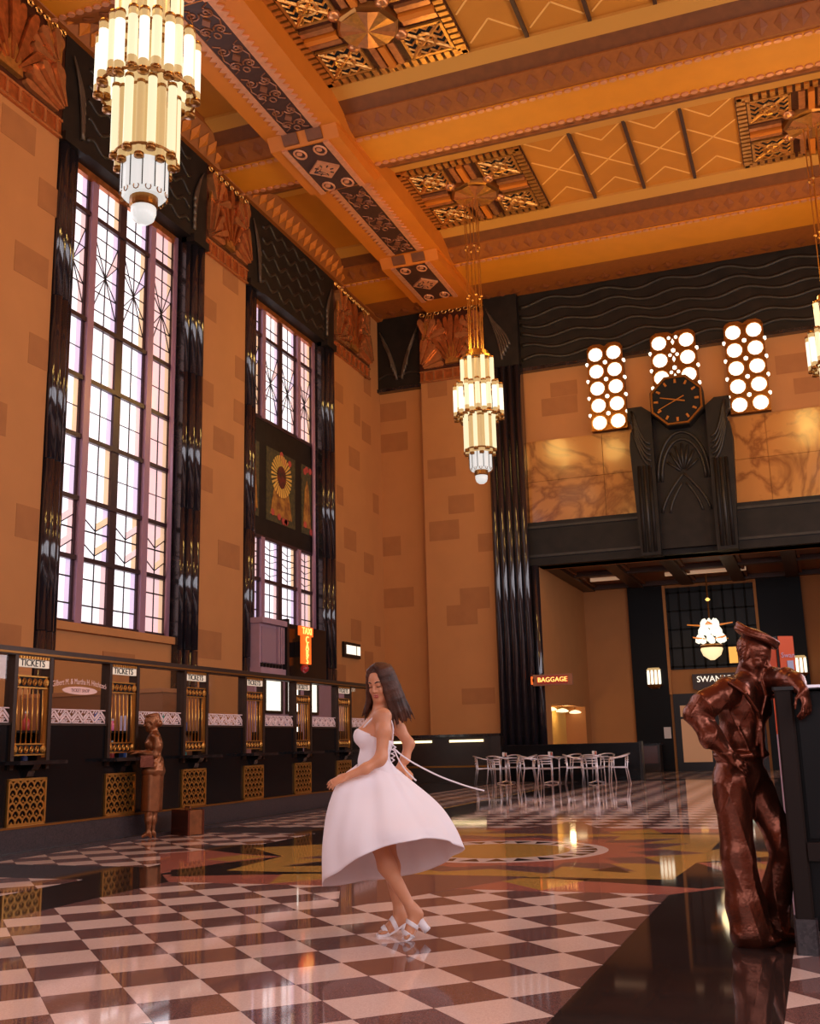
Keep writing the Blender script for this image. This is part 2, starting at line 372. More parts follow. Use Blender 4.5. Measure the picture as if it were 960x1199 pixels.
# long beams with zigzag borders and carved scroll panels
BC = 7.215
def spiral(mb, cx, cy, z, r, turns, a0, hand, rad=.022):
    P = [(cx+r*(1-t*.85)*cos(a0+hand*t*turns*2*pi), cy+r*(1-t*.85)*sin(a0+hand*t*turns*2*pi), z) for t in [i/14 for i in range(15)]]
    mb.tube(P, rad, 5)
for s in (-1, 1):
    xc = CX+s*BC; H = 1.015; zl = 15.82
    lb = obj('long_beam', MB().box(xc-H, xc+H, YR, YB-.3, zl, ZP), M_orange, ceiling)
    for y0, y1 in ((8.2, 13.4), (15.95, 20.85), (23.75, 28.0)):
        if s > 0 and y0 < 20: continue
        obj('carved_panel', MB().box(xc-.36, xc+.36, y0, y1, zl-.02, zl+.01), M_carve, lb)
        sc = MB(); n = int((y1-y0)/1.15)
        for i in range(n):
            y = y0+(i+.5)*(y1-y0)/n
            for a in (-1, 1):
                spiral(sc, xc+a*.17, y+.27, zl-.03, .15, 1.4, pi/2*(1+a), a); spiral(sc, xc+a*.17, y-.27, zl-.03, .15, 1.4, pi/2*(1+a), -a)
                sc.tube([(xc+a*.30, y+.5, zl-.03), (xc+a*.16, y+.42, zl-.03), (xc+a*.31, y, zl-.03), (xc+a*.16, y-.42, zl-.03), (xc+a*.30, y-.5, zl-.03)], .018, 4)
            sc.prism([(xc-.1, y), (xc, y-.14), (xc+.1, y), (xc, y+.14)], zl-.06, zl-.02)
            sc.tube([(xc+.07*cos(k), y+.45+.09*sin(k), zl-.03) for k in [j*pi/5 for j in range(10)]], .02, 4, closed=True)
        obj('scrollwork', sc, M_scroll, lb)
        for a in (-1, 1):
            zz = MB(); x0 = xc+a*.36; n = int((y1-y0)/.2)
            zz.box(min(x0, x0+a*.11), max(x0, x0+a*.11), y0, y1, zl-.035, zl)
            for i in range(n):
                y = y0+(i+.5)*(y1-y0)/n; g = (y1-y0)/n/2
                zz.prism([(x0+a*.11, y-g), (x0+a*.25, y), (x0+a*.11, y+g)], zl-.035, zl)
            obj('zigzag_border', zz, M_pinkpl, lb)
    for y0, y1 in ((21.1, 23.35), (28.35, 31.1), (13.6, 15.7)):
        zb = 15.55; hb = .93
        if s > 0 and y0 < 20: continue
        blk = obj('bracket_block', MB().prism([(y0, zb), (y1, zb), (y1+.3, zl), (y0-.22, zl)], xc-hb, xc+hb, tf=lambda y, z, x: (x, y, z)), M_orange, lb)
        obj('bracket_plate', MB().box(xc-.52, xc+.52, y0+.05, y1-.05, zb-.02, zb+.01), M_carve, blk)
        for a in (-1, 1):
            obj('plate_rail', MB().box(xc+a*.56-.07, xc+a*.56+.07, y0, y1, zb-.05, zb), M_pinkpl, blk)
            hk = MB()
            for e, ye in ((1, y0+.3), (-1, y1-.3)):
                hk.tube([(xc+a*.27+.14*cos(k), ye+e*.0+.2*sin(k), zb-.03) for k in [j*pi/6 for j in range(12)]], .03, 5, closed=True)
                hk.lathe([(.075, zb-.06), (.075, zb)], 8, (xc+a*.27, ye-.05))
            obj('looped_hook', hk, M_pinkpl, blk)
            obj('front_square', MB().box(xc+a*.32-.2, xc+a*.32+.2, y0-.19, y0+.02, zb+.04, zl-.03).mapped(lambda x, y, z: (x, y-(.22*(z-zb)/(zl-zb))+.13, z)), M_brown, blk)
        ym = (y0+y1)/2
        obj('carved_diamond', MB().prism([(xc-.42, ym), (xc, ym-.42), (xc+.42, ym), (xc, ym+.42)], zb-.075, zb), M_pinkpl, blk)
        dm = MB()
        for r in (.27, .14): dm.tube([(xc-r, ym, zb-.08), (xc, ym-r, zb-.08), (xc+r, ym, zb-.08), (xc, ym+r, zb-.08)], .022, 4, closed=True)
        for k in range(8): dm.tube([(xc+.16*cos(k*pi/4), ym+.16*sin(k*pi/4), zb-.08), (xc+.25*cos(k*pi/4), ym+.25*sin(k*pi/4), zb-.08)], .02, 4)
        obj('diamond_lines', dm, M_carve, blk)
# pierced gilt medallions
def medallion(cx, cy, disc):
    z = 16.43; R = 1.76
    p = obj('medallion', MB().box(cx-R, cx+R, cy-R, cy+R, z, ZP), M_relief3, ceiling)
    t = MB()
    for i in range(18):
        c = -R+(i+.5)*2*R/18; h = R/18*.62
        for k in (-1, 1):
            t.box(cx+c-h, cx+c+h, cy+k*(R-.13)-.11, cy+k*(R-.13)+.11, z-.06, z); t.box(cx+k*(R-.13)-.11, cx+k*(R-.13)+.11, cy+c-h, cy+c+h, z-.06, z)
    obj('dentil_border', t, M_gold, p)
    for ax in (-1, 1):
        for ay in (-1, 1):
            q = obj('pierced_corner', MB().box(cx+ax*.98-.46, cx+ax*.98+.46, cy+ay*.98-.46, cy+ay*.98+.46, z-.012, z), M_hole, p)
            g = MB()
            for k in range(5):      # zigzag ribs; the dark sheet between them stands for shaded openings
                yy = cy+ay*.98-.4+k*.2
                g.tube([(cx+ax*.98-.46+j*.115, yy+(.06 if j % 2 else -.06), z-.03) for j in range(9)], .032, 5)
            g.tube([(cx+ax*.98-.46, cy+ay*.98-.46, z-.035), (cx+ax*.98+.46, cy+ay*.98+.46, z-.035)], .045, 5)
            g.tube([(cx+ax*.98-.46, cy+ay*.98+.46, z-.035), (cx+ax*.98+.46, cy+ay*.98-.46, z-.035)], .045, 5)
            g.tube([(cx+ax*.98+.22*cos(k*pi/5), cy+ay*.98+.22*sin(k*pi/5), z-.04) for k in range(10)], .045, 5, closed=True)
            for e in (-1, 1): g.box(cx+ax*.98+e*.48-.035, cx+ax*.98+e*.48+.035, cy+ay*.98-.5, cy+ay*.98+.5, z-.06, z); g.box(cx+ax*.98-.5, cx+ax*.98+.5, cy+ay*.98+e*.48-.035, cy+ay*.98+e*.48+.035, z-.06, z)
            obj('gilt_tracery', g, M_gold, p)
    for k, (dx, dy) in enumerate(((1, 0), (-1, 0), (0, 1), (0, -1))):
        for j in (-1, 0, 1):
            a, b_ = .72, 1.5; o_ = j*.22; hw = .075
            if dx: mb = MB().box(*sorted((cx+dx*a, cx+dx*b_)), cy+o_-hw, cy+o_+hw, z-.09-(.05 if j == 0 else 0), z)
            else: mb = MB().box(cx+o_-hw, cx+o_+hw, *sorted((cy+dy*a, cy+dy*b_)), z-.09-(.05 if j == 0 else 0), z)
            obj('arm_bar', mb, M_orange if j == 0 else M_relief2, p)
    for k in range(4):
        a = pi/4+k*pi/2; obj('leaf_boss', MB().lathe([(.01, z-.16), (.12, z-.13), (.16, z-.06), (.16, z)], 10, (cx+.78*cos(a), cy+.78*sin(a))), M_relief2, p, smooth=True)
    d = obj('octagon_disc', MB().lathe([(.60, z-.17), (.70, z-.12), (.74, z)], 8, (cx, cy)), M_brassd, p)
    for k in range(8):
        a0, a1 = k*pi/4, (k+1)*pi/4; am = (a0+a1)/2
        obj('disc_wedge', MB().add([(cx, cy, z-.23), (cx+.62*cos(a0), cy+.62*sin(a0), z-.175), (cx+.62*cos(a1), cy+.62*sin(a1), z-.175), (cx+.60*cos(am), cy+.60*sin(am), z-.21)], [(0, 1, 3), (0, 3, 2)]), M_gold if k % 2 else M_relief2, d)
for mx in (CX-4.47, CX+4.47):
    for my in (26.35, 18.62): medallion(mx, my, True)
medallion(CX-4.47, 10.95, True)
# painted zigzag cells between the medallions
for my in (26.35, 18.62):
    y0, y1 = my-2.0, my+1.9
    for k in range(3):
        obj('ceiling_rib', MB().box(CX-1.4+k*1.4-.04, CX-1.4+k*1.4+.04, y0+.1, y1-.1, ZP-.09, ZP), M_carve, ceiling)
    for k in range(4):
        c = CX-2.05+k*1.37; h = .6
        zt = MB(); z = ZP-.012
        def ln(x0, ya, x1, yb): 
            L_ = hypot(x1-x0, yb-ya); nx, ny = -(yb-ya)/L_*.022, (x1-x0)/L_*.022
            zt.prism([(x0+nx, ya+ny), (x0-nx, ya-ny), (x1-nx, yb-ny), (x1+nx, yb+ny)], z, ZP)
        ym = (y0+y1)/2
        ln(c-h, ym-.62, c, ym); ln(c, ym, c+h, ym+.62); ln(c-h, ym+.62, c, ym); ln(c, ym, c+h, ym-.62)
        for e in (-1, 1): ln(c-h, ym+e*1.65, c, ym+e*1.0); ln(c, ym+e*1.0, c+h, ym+e*1.65)
        obj('painted_zigzag', zt, M_line, ceiling)
# ================================================================ LEFT WALL WITH TALL WINDOWS
def TL(u, o, z): return (XL+o, u, z)
def TB(u, o, z): return (u, YB-o, z)
BAYS = [3.22, 10.92, 18.62, 26.30]
HWS, HWO = 2.77, 2.08                     # half width of dark surround, of window opening
wl = MB(); e = YR
for c in BAYS: wl.box(XL-1, XL, e, c-HWS, 0, 16.4); wl.box(XL-1, XL-.22, c-HWS, c+HWS, 0, 3.62); wl.box(XL-1, XL-.7, c-HWS, c+HWS, 13.9, 16.4); e = c+HWS
wl.box(XL-1, XL, e, YB+.4, 0, 16.4)
wall_left = struct('wall_left', wl, M_wall, 'tan stone block wall with tall windows behind the ticket counter')
def blocks(wall, T, plane, L):
    # darker stone blocks, picked up from the photograph: centre pixel and size in metres
    ax = 0 if T is TL else 1
    for px, py, w, h in L:
        p = on(px, py, ax, plane); u, z = (p[1], p[2]) if ax == 0 else (p[0], p[2]); o = abs(plane-(XL if ax == 0 else YB))
        mb = MB().box(u-w/2, u+w/2, o-.02, o+.006, z-h/2, z+h/2).mapped(T); obj('stone_block', mb, M_block, wall)
blocks(wall_left, TL, XL, [(22, 152, .95, .62), (57, 232, .6, .62), (37, 310, .95, .62), (45, 412, .55, .62), (32, 612, .62, .62), (-4, 488, .5, .62), (6, 750, .8, .6),
    (262, 518, 1.0, .62), (243, 460, .55, .6), (280, 483, .55, .6), (281, 432, .5, .6), (240, 560, .7, .62), (268, 650, 1.05, .62), (270, 328, .8, .55), (246, 362, .6, .55), (245, 755, 1.1, .66),
    (429, 507, .75, .66), (415, 537, .85, .66), (424, 430, .6, .66), (418, 486, .5, .66), (440, 590, .5, .66), (410, 632, .95, .66), (432, 660, .8, .66), (397, 460, .6, .6), (398, 580, .5, .6), (399, 670, .6, .6),
    (417, 738, .8, .66), (442, 745, .5, .66), (432, 775, .7, .66), (400, 790, .6, .6), (430, 452, .6, .6)])
obj('stone_block', MB().box(18.2, 19.3, .0-.24, -.205, 2.55, 3.2).mapped(TL), M_block, wall_left)
def petal_fan(T, u, z, o, R, a0, a1, n, lift=.05, rx=1.):
    mb = MB()
    for i in range(n):
        b0 = a0+(a1-a0)*i/n; b1 = a0+(a1-a0)*(i+1)/n; bm = (b0+b1)/2; g = (b1-b0)*.06; l = lift*(1 if i % 2 else .5)
        P = [(.16, b0+g), (.86, b0+g), (.97, (b0*1.5+b1*.5)/2), (1.0, bm), (.97, (b0*.5+b1*1.5)/2), (.86, b1-g), (.16, b1-g)]
        mb.prism([(u+rx*R*r*cos(a), z+R*r*sin(a)) for r, a in P], o, o+l, tf=lambda x, y, h: T(x, h, y))
    return mb
def relief(wall, T, u0, u1, z0, z1, o=0.):
    zr = z0+.42; W = u1-u0; H = z1-zr; uc = (u0+u1)/2
    p = obj('relief_panel', MB().box(u0, u1, o-.02, o+.05, zr, z1).mapped(T), M_relief3, wall)
    r = obj('dentil_rail', MB().box(u0, u1, o-.02, o+.05, z0, zr-.03).mapped(T), M_relief, wall)
    n = max(4, int(W/.33))
    for i in range(n): c = u0+(i+.5)*W/n; obj('dentil', MB().box(c-.035, c+.035, o+.05, o+.1, z0+.05, zr-.07).mapped(T), M_relief2, r)
    for zz in (z0+.015, zr-.045): obj('rail_bead', MB().box(u0, u1, o+.04, o+.09, zz-.025, zz+.025).mapped(T), M_relief2, r)
    f = min(W*.24, H*.42)
    obj('shell_fan', petal_fan(T, uc, zr+.05, o+.04, H*.86, pi*.18, pi*.82, 11, .16, .62*W/H), M_relief, p)
    obj('flame', MB().prism([(uc-f*.42, zr+.12), (uc+f*.42, zr+.12), (uc+f*.3, zr+H*.26), (uc+f*.12, zr+H*.36), (uc, zr+H*.58), (uc-f*.12, zr+H*.36), (uc-f*.3, zr+H*.26)], o+.04, o+.17, tf=lambda x, y, h: T(x, h, y)), M_gold, p)
    for a in (-1, 1):
        ue = uc+a*W*.5
        obj('corner_fan', petal_fan(T, ue-a*.04, zr+.04, o+.04, H*.52, *((pi/2, pi) if a > 0 else (0, pi/2)), 7, .22, min(1.3, .36*W/(H*.52))), M_relief2, p)
        obj('upper_fan', petal_fan(T, ue-a*W*.12, zr+H*.48, o+.04, H*.4, *((pi*.35, pi*1.05) if a > 0 else (-pi*.05, pi*.65)), 6, .2, .9), M_relief2, p)
        lf = MB()
        for k in range(4):
            u_ = ue-a*(W*.06+.09*k); lf.tube([T(u_, o+.08, zr+H*.5+.0*k), T(u_-a*.05, o+.12, zr+H*.72), T(u_-a*.16, o+.09, zr+H*.95)], [.045, .06, .015], 5)
        obj('leaf_spray', lf, M_gold, p)
    ch = MB(); n = int(W/.24)
    for i in range(n):
        c = u0+(i+.5)*W/n; ch.tube([T(c+.085*cos(k*pi/3), o+.08, z1-.09+.06*sin(k*pi/3)) for k in range(6)], .022, 4, closed=True)
    obj('bead_chain', ch, M_gold, p)
for u0, u1 in ((12.6, 15.84), (21.4, 23.52), (29.08, 32.02)): relief(wall_left, TL, u0, u1, 13.45, 15.9)
# --- leaded windows
ZROWS = [3.72, 5.04, 6.27, 7.59, 8.87, 10.18, 12.62, 13.9]
COLS = [(-2.02, -1.27, 1), (-.93, -.12, 2), (.12, .93, 2), (1.27, 2.02, 1)]
def strip(mb, u0, z0, u1, z1, w, o0, o1):
    L_ = hypot(u1-u0, z1-z0); nx, nz = -(z1-z0)/L_*w/2, (u1-u0)/L_*w/2
    mb.prism([(u0+nx, z0+nz), (u0-nx, z0-nz), (u1-nx, z1-nz), (u1+nx, z1+nz)], o0, o1, tf=lambda x, y, h: TL(x, h, y))
def tall_window(n, c, rows, styles, label):
    w = struct('window_%d' % n, label=label); O = -.45
    for r in range(len(rows)-1):
        if styles[r] is None: continue
        z0, z1 = rows[r]+.045, rows[r+1]-.045
        for k, (a, b_, s) in enumerate(COLS):
            u0, u1 = c+a, c+b_; wd_ = u1-u0; side = .2*wd_
            main = M_panep if k == 3 else M_pane
            pn = obj('pane', MB().box(u0, u1-side, O-.03, O, z0, z1).mapped(TL), main, w)
            obj('border_pane', MB().box(u1-side, u1, O-.03, O, z0, z1).mapped(TL), (M_panel, M_panep, M_panel, M_panea)[(k+r) % 4] if k != 3 else M_panea, pn)
            ld = MB(); um = (u0+u1)/2; hz = z1-z0
            strip(ld, um, z0, um, z1, .022, O, O+.02)
            st = styles[r]
            if st == 'plain': strip(ld, u0, (z0+z1)/2, u1, (z0+z1)/2, .016, O, O+.02)
            if st == 'third':
                for q in (.28, .72): strip(ld, u0, z0+hz*q, u1, z0+hz*q, .03, O, O+.02)
            if st == 'chev':
                strip(ld, u0, (z0+z1)/2, u1, (z0+z1)/2, .03, O, O+.02)
                for q in (.18, .64):
                    for dz in (0, .24): strip(ld, u0, z0+hz*(q+.10), um, z0+hz*(q-.10), .018, O, O+.02); strip(ld, um, z0+hz*(q-.10), u1, z0+hz*(q+.10), .018, O, O+.02)
                for q in (.18, .64):   # coloured chevron pieces
                    obj('chevron_pane', MB().prism([(um, z0+hz*(q-.1)), (u1, z0+hz*(q+.1)), (u1, z0+hz*(q+.24)), (um, z0+hz*(q+.04))], O-.001, O+.004, tf=lambda x, y, h: TL(x, h, y)), (M_panea, M_panep)[(k+r) % 2], pn)
            if st == 'star':
                for q in (.14, .32, .5, .68, .86): strip(ld, u0, z0+hz*q, u1, z0+hz*q, .02, O, O+.02)
                for q0, q1 in ((.5, .86), (.5, .68), (.5, .32), (.5, .14)):
                    strip(ld, um, z0+hz*q0, u0, z0+hz*q1, .016, O, O+.02); strip(ld, um, z0+hz*q0, u1, z0+hz*q1, .016, O, O+.02)
                obj('star_pane', MB().prism([(um, z0+hz*.5), (u1, z0+hz*.68), (u1, z0+hz*.86)], O-.001, O+.004, tf=lambda x, y, h: TL(x, h, y)), (M_panel, M_panep)[k % 2], pn)
            if st == 'grid':
                for q in (.33, .66): strip(ld, u0, z0+hz*q, u1, z0+hz*q, .03, O, O+.02)
                for q in (.16, .5, .83): strip(ld, u0, z0+hz*(q+.05), um, z0+hz*(q-.05), .016, O, O+.02); strip(ld, um, z0+hz*(q-.05), u1, z0+hz*(q+.05), .016, O, O+.02)
            obj('leading', ld, M_lead, pn)
    segs = []; run = None
    for r in range(len(rows)-1):
        if styles[r] is not None: run = run or rows[r]; end = rows[r+1]
        if styles[r] is None or r == len(rows)-2:
            if run: segs.append((run, end)); run = None
    for z0, z1 in segs:
        for a, b_, m in ((-2.09, -2.02, M_frame), (-.12, .12, M_frame), (2.02, 2.09, M_frame)):
            obj('mullion', MB().box(c+a, c+b_, O-.05, O+.06, z0, z1).mapped(TL), m, w)
        for a in (-1.1, 1.1):
            m_ = obj('mullion', MB().box(c+a-.17, c+a+.17, O-.05, O+.04, z0, z1).mapped(TL), M_frame, w)
            obj('mullion_face', MB().box(c+a-.10, c+a+.10, O+.04, O+.12, z0, z1).mapped(TL), M_mull, m_)
    for i, z in enumerate(rows):
        if (i > 0 and styles[i-1] is not None) or (i < len(styles) and styles[i] is not None):
            obj('transom_bar', MB().box(c-2.09, c+2.09, O-.05, O+.09, z-.05, z+.05).mapped(TL), M_frame, w)
    return w
window_1 = tall_window(1, BAYS[2], ZROWS, ['third', 'chev', 'plain', 'plain', 'plain', 'star', 'third'], 'tall leaded window with frosted daylit panes, nearest the camera')
window_2 = tall_window(2, BAYS[3], [4.45, 5.62, 6.8, 10.18, 12.62, 13.9], ['third', 'grid', None, 'star', 'third'], 'tall leaded window with a dark painted spandrel in its middle')
for k in (0, 1):
    tall_window(3+k, BAYS[1-k], ZROWS, ['third', 'chev', 'plain', 'plain', 'plain', 'star', 'third'], 'tall leaded window in the left wall beyond the frame')
# painted spandrel of window 2
c = BAYS[3]
sp = obj('spandrel', MB().box(c-2.09, c+2.09, -.52, -.38, 6.8, 10.18).mapped(TL), M_bronzed, window_2)
M_paintA = mat('painted_amber', sr(196, 140, 58), .5, noise=.5, nscale=6, col2=sr(110, 52, 26)); M_paintB = mat('painted_dark_red', sr(120, 40, 30), .5, noise=.6, nscale=7, col2=sr(40, 36, 26))
M_paintC = mat('painted_olive', sr(96, 84, 46), .5, noise=.6, nscale=9, col2=sr(38, 44, 36)); M_flow = mat('painted_rose', sr(190, 76, 66), .5)
for a, b_ in ((-1.98, -1.3), (-.88, .88), (1.3, 1.98)):
    pp = obj('painted_panel', MB().box(c+a, c+b_, -.385, -.365, 7.35, 9.45).mapped(TL), M_paintC, window_2)
    um, hw = c+(a+b_)/2, (b_-a)/2
    obj('painted_robe', MB().prism([(um-hw*.75, 7.55), (um+hw*.75, 7.55), (um+hw*.36, 8.7), (um, 9.0), (um-hw*.36, 8.7)], -.37, -.35, tf=lambda x, y, h: TL(x, h, y)), M_paintA, pp)
    if hw > .5:
        rr = MB()
        for k in range(28):
            an = 2*pi*k/28; rr.prism([(um+.30*cos(an-.05), 8.75+.30*sin(an-.05)), (um+.30*cos(an+.05), 8.75+.30*sin(an+.05)), (um+.62*cos(an+.06), 8.75+.62*sin(an+.06)), (um+.62*cos(an-.06), 8.75+.62*sin(an-.06))], -.36, -.342, tf=lambda x, y, h: TL(x, h, y))
        obj('painted_halo', rr, mat('painted_gold_rays', sr(236, 190, 90), .4), pp)
        obj('painted_figure', MB().prism([(um+.26*cos(2*pi*k/12), 8.72+.34*sin(2*pi*k/12)) for k in range(12)], -.36, -.34, tf=lambda x, y, h: TL(x, h, y)), M_paintB, pp)
    fr = RND
    for k in range(9 if hw > .5 else 5):
        fu, fz = um+fr.uniform(-.8, .8)*hw, fr.choice([7.45, 7.6, 9.25, 9.35])+fr.uniform(-.06, .06)
        obj('painted_flower', MB().prism([(fu+.1*cos(2*pi*j/8), fz+.1*sin(2*pi*j/8)) for j in range(8)], -.36, -.343, tf=lambda x, y, h: TL(x, h, y)), M_flow, pp)
# dark marble surrounds with rounded reeds, waves and leaf ornament
for n, c in ((1, BAYS[2]), (2, BAYS[3]), (3, BAYS[1]), (4, BAYS[0])):
    t = struct('trim_%d' % n, label='polished dark marble window surround with rounded reeds and waved lintel')
    for s in (-1, 1):
        u0, u1 = sorted((c+s*HWO, c+s*HWS))
        obj('jamb', MB().box(u0, u1, -.75, -.06, 0, 13.7).mapped(TL), M_black, t)
        for k, (du, o, r) in enumerate(((.10, -.10, .10), (.30, -.03, .12), (.53, -.0, .13))):
            u = c+s*(HWO+du)
            for z0, z1 in ((0, 3.4), (3.42, 6.7), (6.72, 10.05), (10.07, 13.5)):
                obj('reed', MB().tube([TL(u, o, z0), TL(u, o, z1)], r, 14), M_reed, t, smooth=True)
        obj('inner_reed', MB().tube([TL(c+s*(HWO-.09), -.3, 3.7), TL(c+s*(HWO-.09), -.3, 13.5)], .06, 10), M_mull if s > 0 else M_reed, t, smooth=True)
        lf = MB()
        for k in range(5):
            P = [TL(c+s*(HWO+.08+.34*q**1.5*(1+.22*k)/1.6), .10, 13.75+.33*k*.6+q*(1.35-.1*k)) for q in [i/7 for i in range(8)]]
            lf.tube(P, [.05-.004*i for i in range(8)], 5)
        obj('leaf_ornament', lf, M_leaf, t, smooth=True)
        obj('reed_capital', MB().box(u0, u1, -.2, .16, 13.42, 13.62).mapped(TL), M_bronzed, t)
    obj('lintel', MB().box(c-HWS, c+HWS, -.75, .06, 13.55, 15.97).mapped(TL), M_bronzed, t)
    for k in range(5):
        z = 13.85+k*.44; obj('wave', MB().tube([TL(c-HWO+.1+i*(2*HWO-.2)/40, .05, z+.10*sin(i*.85+k)+.03*sin(i*.4)) for i in range(41)], .055, 6), M_bronzed2, t, smooth=True)
    obj('gilt_edge', MB().box(c-HWO, c+HWO, -.42, -.3, 13.4, 13.56).mapped(TL), M_relief, t)
    obj('sill_ledge', MB().box(c-HWO, c+HWO, -.5, -.12, 3.52, 3.68).mapped(TL), M_wall, t)
wr = MB(); e = YR
for c in [-4.45, 3.25, 10.95, 18.65, 26.35]: wr.box(XR, XR+.6, e, c-2.1, 0, 16.4); wr.box(XR, XR+.6, c-2.1, c+2.1, 0, 3.6); wr.box(XR, XR+.6, c-2.1, c+2.1, 13.6, 16.4); wr.box(XR+.35, XR+.6, c-2.1, c+2.1, 3.6, 13.6); e = c+2.1
wr.box(XR, XR+.6, e, YB, 0, 16.4)
struct('wall_right', wr, M_wall, 'tan stone wall on the right, beyond the frame')
wq = MB().box(XL, XR, YR-.6, YR, 0, 16.4)
struct('wall_rear', wq, M_wall, 'tan stone wall behind the camera')
# ================================================================ BACK WALL
XA0, XA1, ZO, YF = -8.02, 1.62, 6.66, 40.1            # opening of the passage, its height, far wall
wb = MB()
wb.box(XL-.6, XA0, YB, YB+.8, 0, 16.4); wb.box(XA1, XR+.6, YB, YB+.8, 0, 16.4); wb.box(XA0, XA1, YB, YB+.8, ZO, 16.4)
wall_back = struct('wall_back', wb, M_wall, 'tan stone back wall with clock, lattice windows and wide dark opening')
for s in (-1, 1):
    X = lambda d: CX+s*d
    a, b_ = sorted((X(6.15), X(8.55)))
    obj('pilaster', MB().box(a, b_, YB-.28, YB, 0, 13.45), M_wall, wall_back)
    relief(wall_back, TB, a, b_, 13.3, 15.85, .3)
    fr = obj('dark_frieze', MB().box(*sorted((X(8.57), X(10.2))), YB-.16, YB, 13.3, 16.0), M_bronzed, wall_back)
    lf = MB()
    for q in (-1, 1):
        for k in range(4):
            P = [(X(9.38)+q*(.10+.06*k+.62*(i/7)**1.6*(1-.16*k)), YB-.2, 13.62+.16*k+(1.85-.3*k)*(i/7)) for i in range(8)]; lf.tube(P, [.05-.004*i for i in range(8)], 5)
    obj('leaf_ornament', lf, M_leaf, fr, smooth=True)
    obj('frieze_wave', MB().tube([(X(8.6)+s*i*.04, YB-.17, 13.72+.13*abs(sin(i*.16))) for i in range(40)], .04, 5), M_bronzed2, fr, smooth=True)
    # reeded dark marble column between pilaster and passage
    cl = obj('reeded_column', MB().box(*sorted((X(5.0), X(6.15))), YB-.42, YB-.02, 0, 13.45), M_black, wall_back)
    for k in range(5):
        u = X(5.1+k*.24); obj('reed', MB().tube([(u, YB-.44, 0), (u, YB-.44, 13.4)], .115, 14), M_reed, cl, smooth=True)
    cf = obj('column_frieze', MB().box(*sorted((X(5.0), X(6.15))), YB-.5, YB, 13.4, 16.0), M_bronzed, cl)
    lf = MB()
    for k in range(5):
        P = [(X(5.62)-s*(.05+.07*k)+s*(.5*(i/7)**1.5), YB-.52, 13.65+.12*k+(1.9-.25*k)*(i/7)) for i in range(8)]; lf.tube(P, [.05-.004*i for i in range(8)], 5)
    obj('leaf_ornament', lf, M_leaf, cl, smooth=True)
    obj('slim_reed', MB().tube([(X(4.88), YB-.2, 0), (X(4.88), YB-.2, ZO)], .13, 14), M_reed, cl, smooth=True)
fz = obj('dark_frieze', MB().box(CX-5.0, CX+5.0, YB-.2, YB, 13.3, 16.0), M_bronzed, wall_back)
for k in range(6):
    z = 13.62+k*.4; obj('wave', MB().tube([(CX-4.95+i*.1, YB-.2, z+.09*sin(i*.33+k*.9)+.04*sin(i*.15+k)) for i in range(100)], .07, 6), M_bronzed2, fz, smooth=True)
obj('frieze_bead', MB().box(CX-5.0, CX+5.0, YB-.26, YB, 13.22, 13.34), M_black, fz)
obj('frieze_bead', MB().box(XL, CX-8.55, YB-.26, YB, 13.22, 13.34), M_black, fz)
for k in range(4):      # honey marble slabs
    for q in range(2): obj('marble_slab', MB().box(CX-5.0+k*2.5+.006, CX-2.5+k*2.5-.006, YB-.10, YB, 8.07+q*1.365+.006, 9.435+q*1.365-.006), M_marble, wall_back)
tr = obj('transom', MB().box(CX-5.0, CX+5.0, YB-.22, YB+.7, ZO, 8.07), M_bronzed, wall_back)
for z in (ZO+.3, 7.9): obj('transom_bead', MB().box(CX-5.0, CX+5.0, YB-.27, YB, z-.04, z+.04), M_bronzed2, tr)
blocks(wall_back, TB, YB, [(460, 482, 1.0, .66), (461, 518, 1.05, .66), (455, 640, .9, .66), (465, 700, 1.2, .66)])
blocks(wall_back, TB, YB-.28, [(517, 548, 1.0, .66), (520, 621, 1.05, .66), (540, 590, .9, .62), (541, 720, 1.05, .66), (560, 815, 1.1, .5), (512, 455, .7, .6), (570, 635, .6, .6)])
obj('stone_block', MB().box(-10.6, -9.6, YB-.290, YB-.27, 5.4, 6.1), M_block, wall_back)
blocks(wall_back, TB, YB, [(655, 475, 1.2, .6), (660, 455, .9, .5), (930, 425, 1.1, .6), (950, 450, 1.0, .5)])
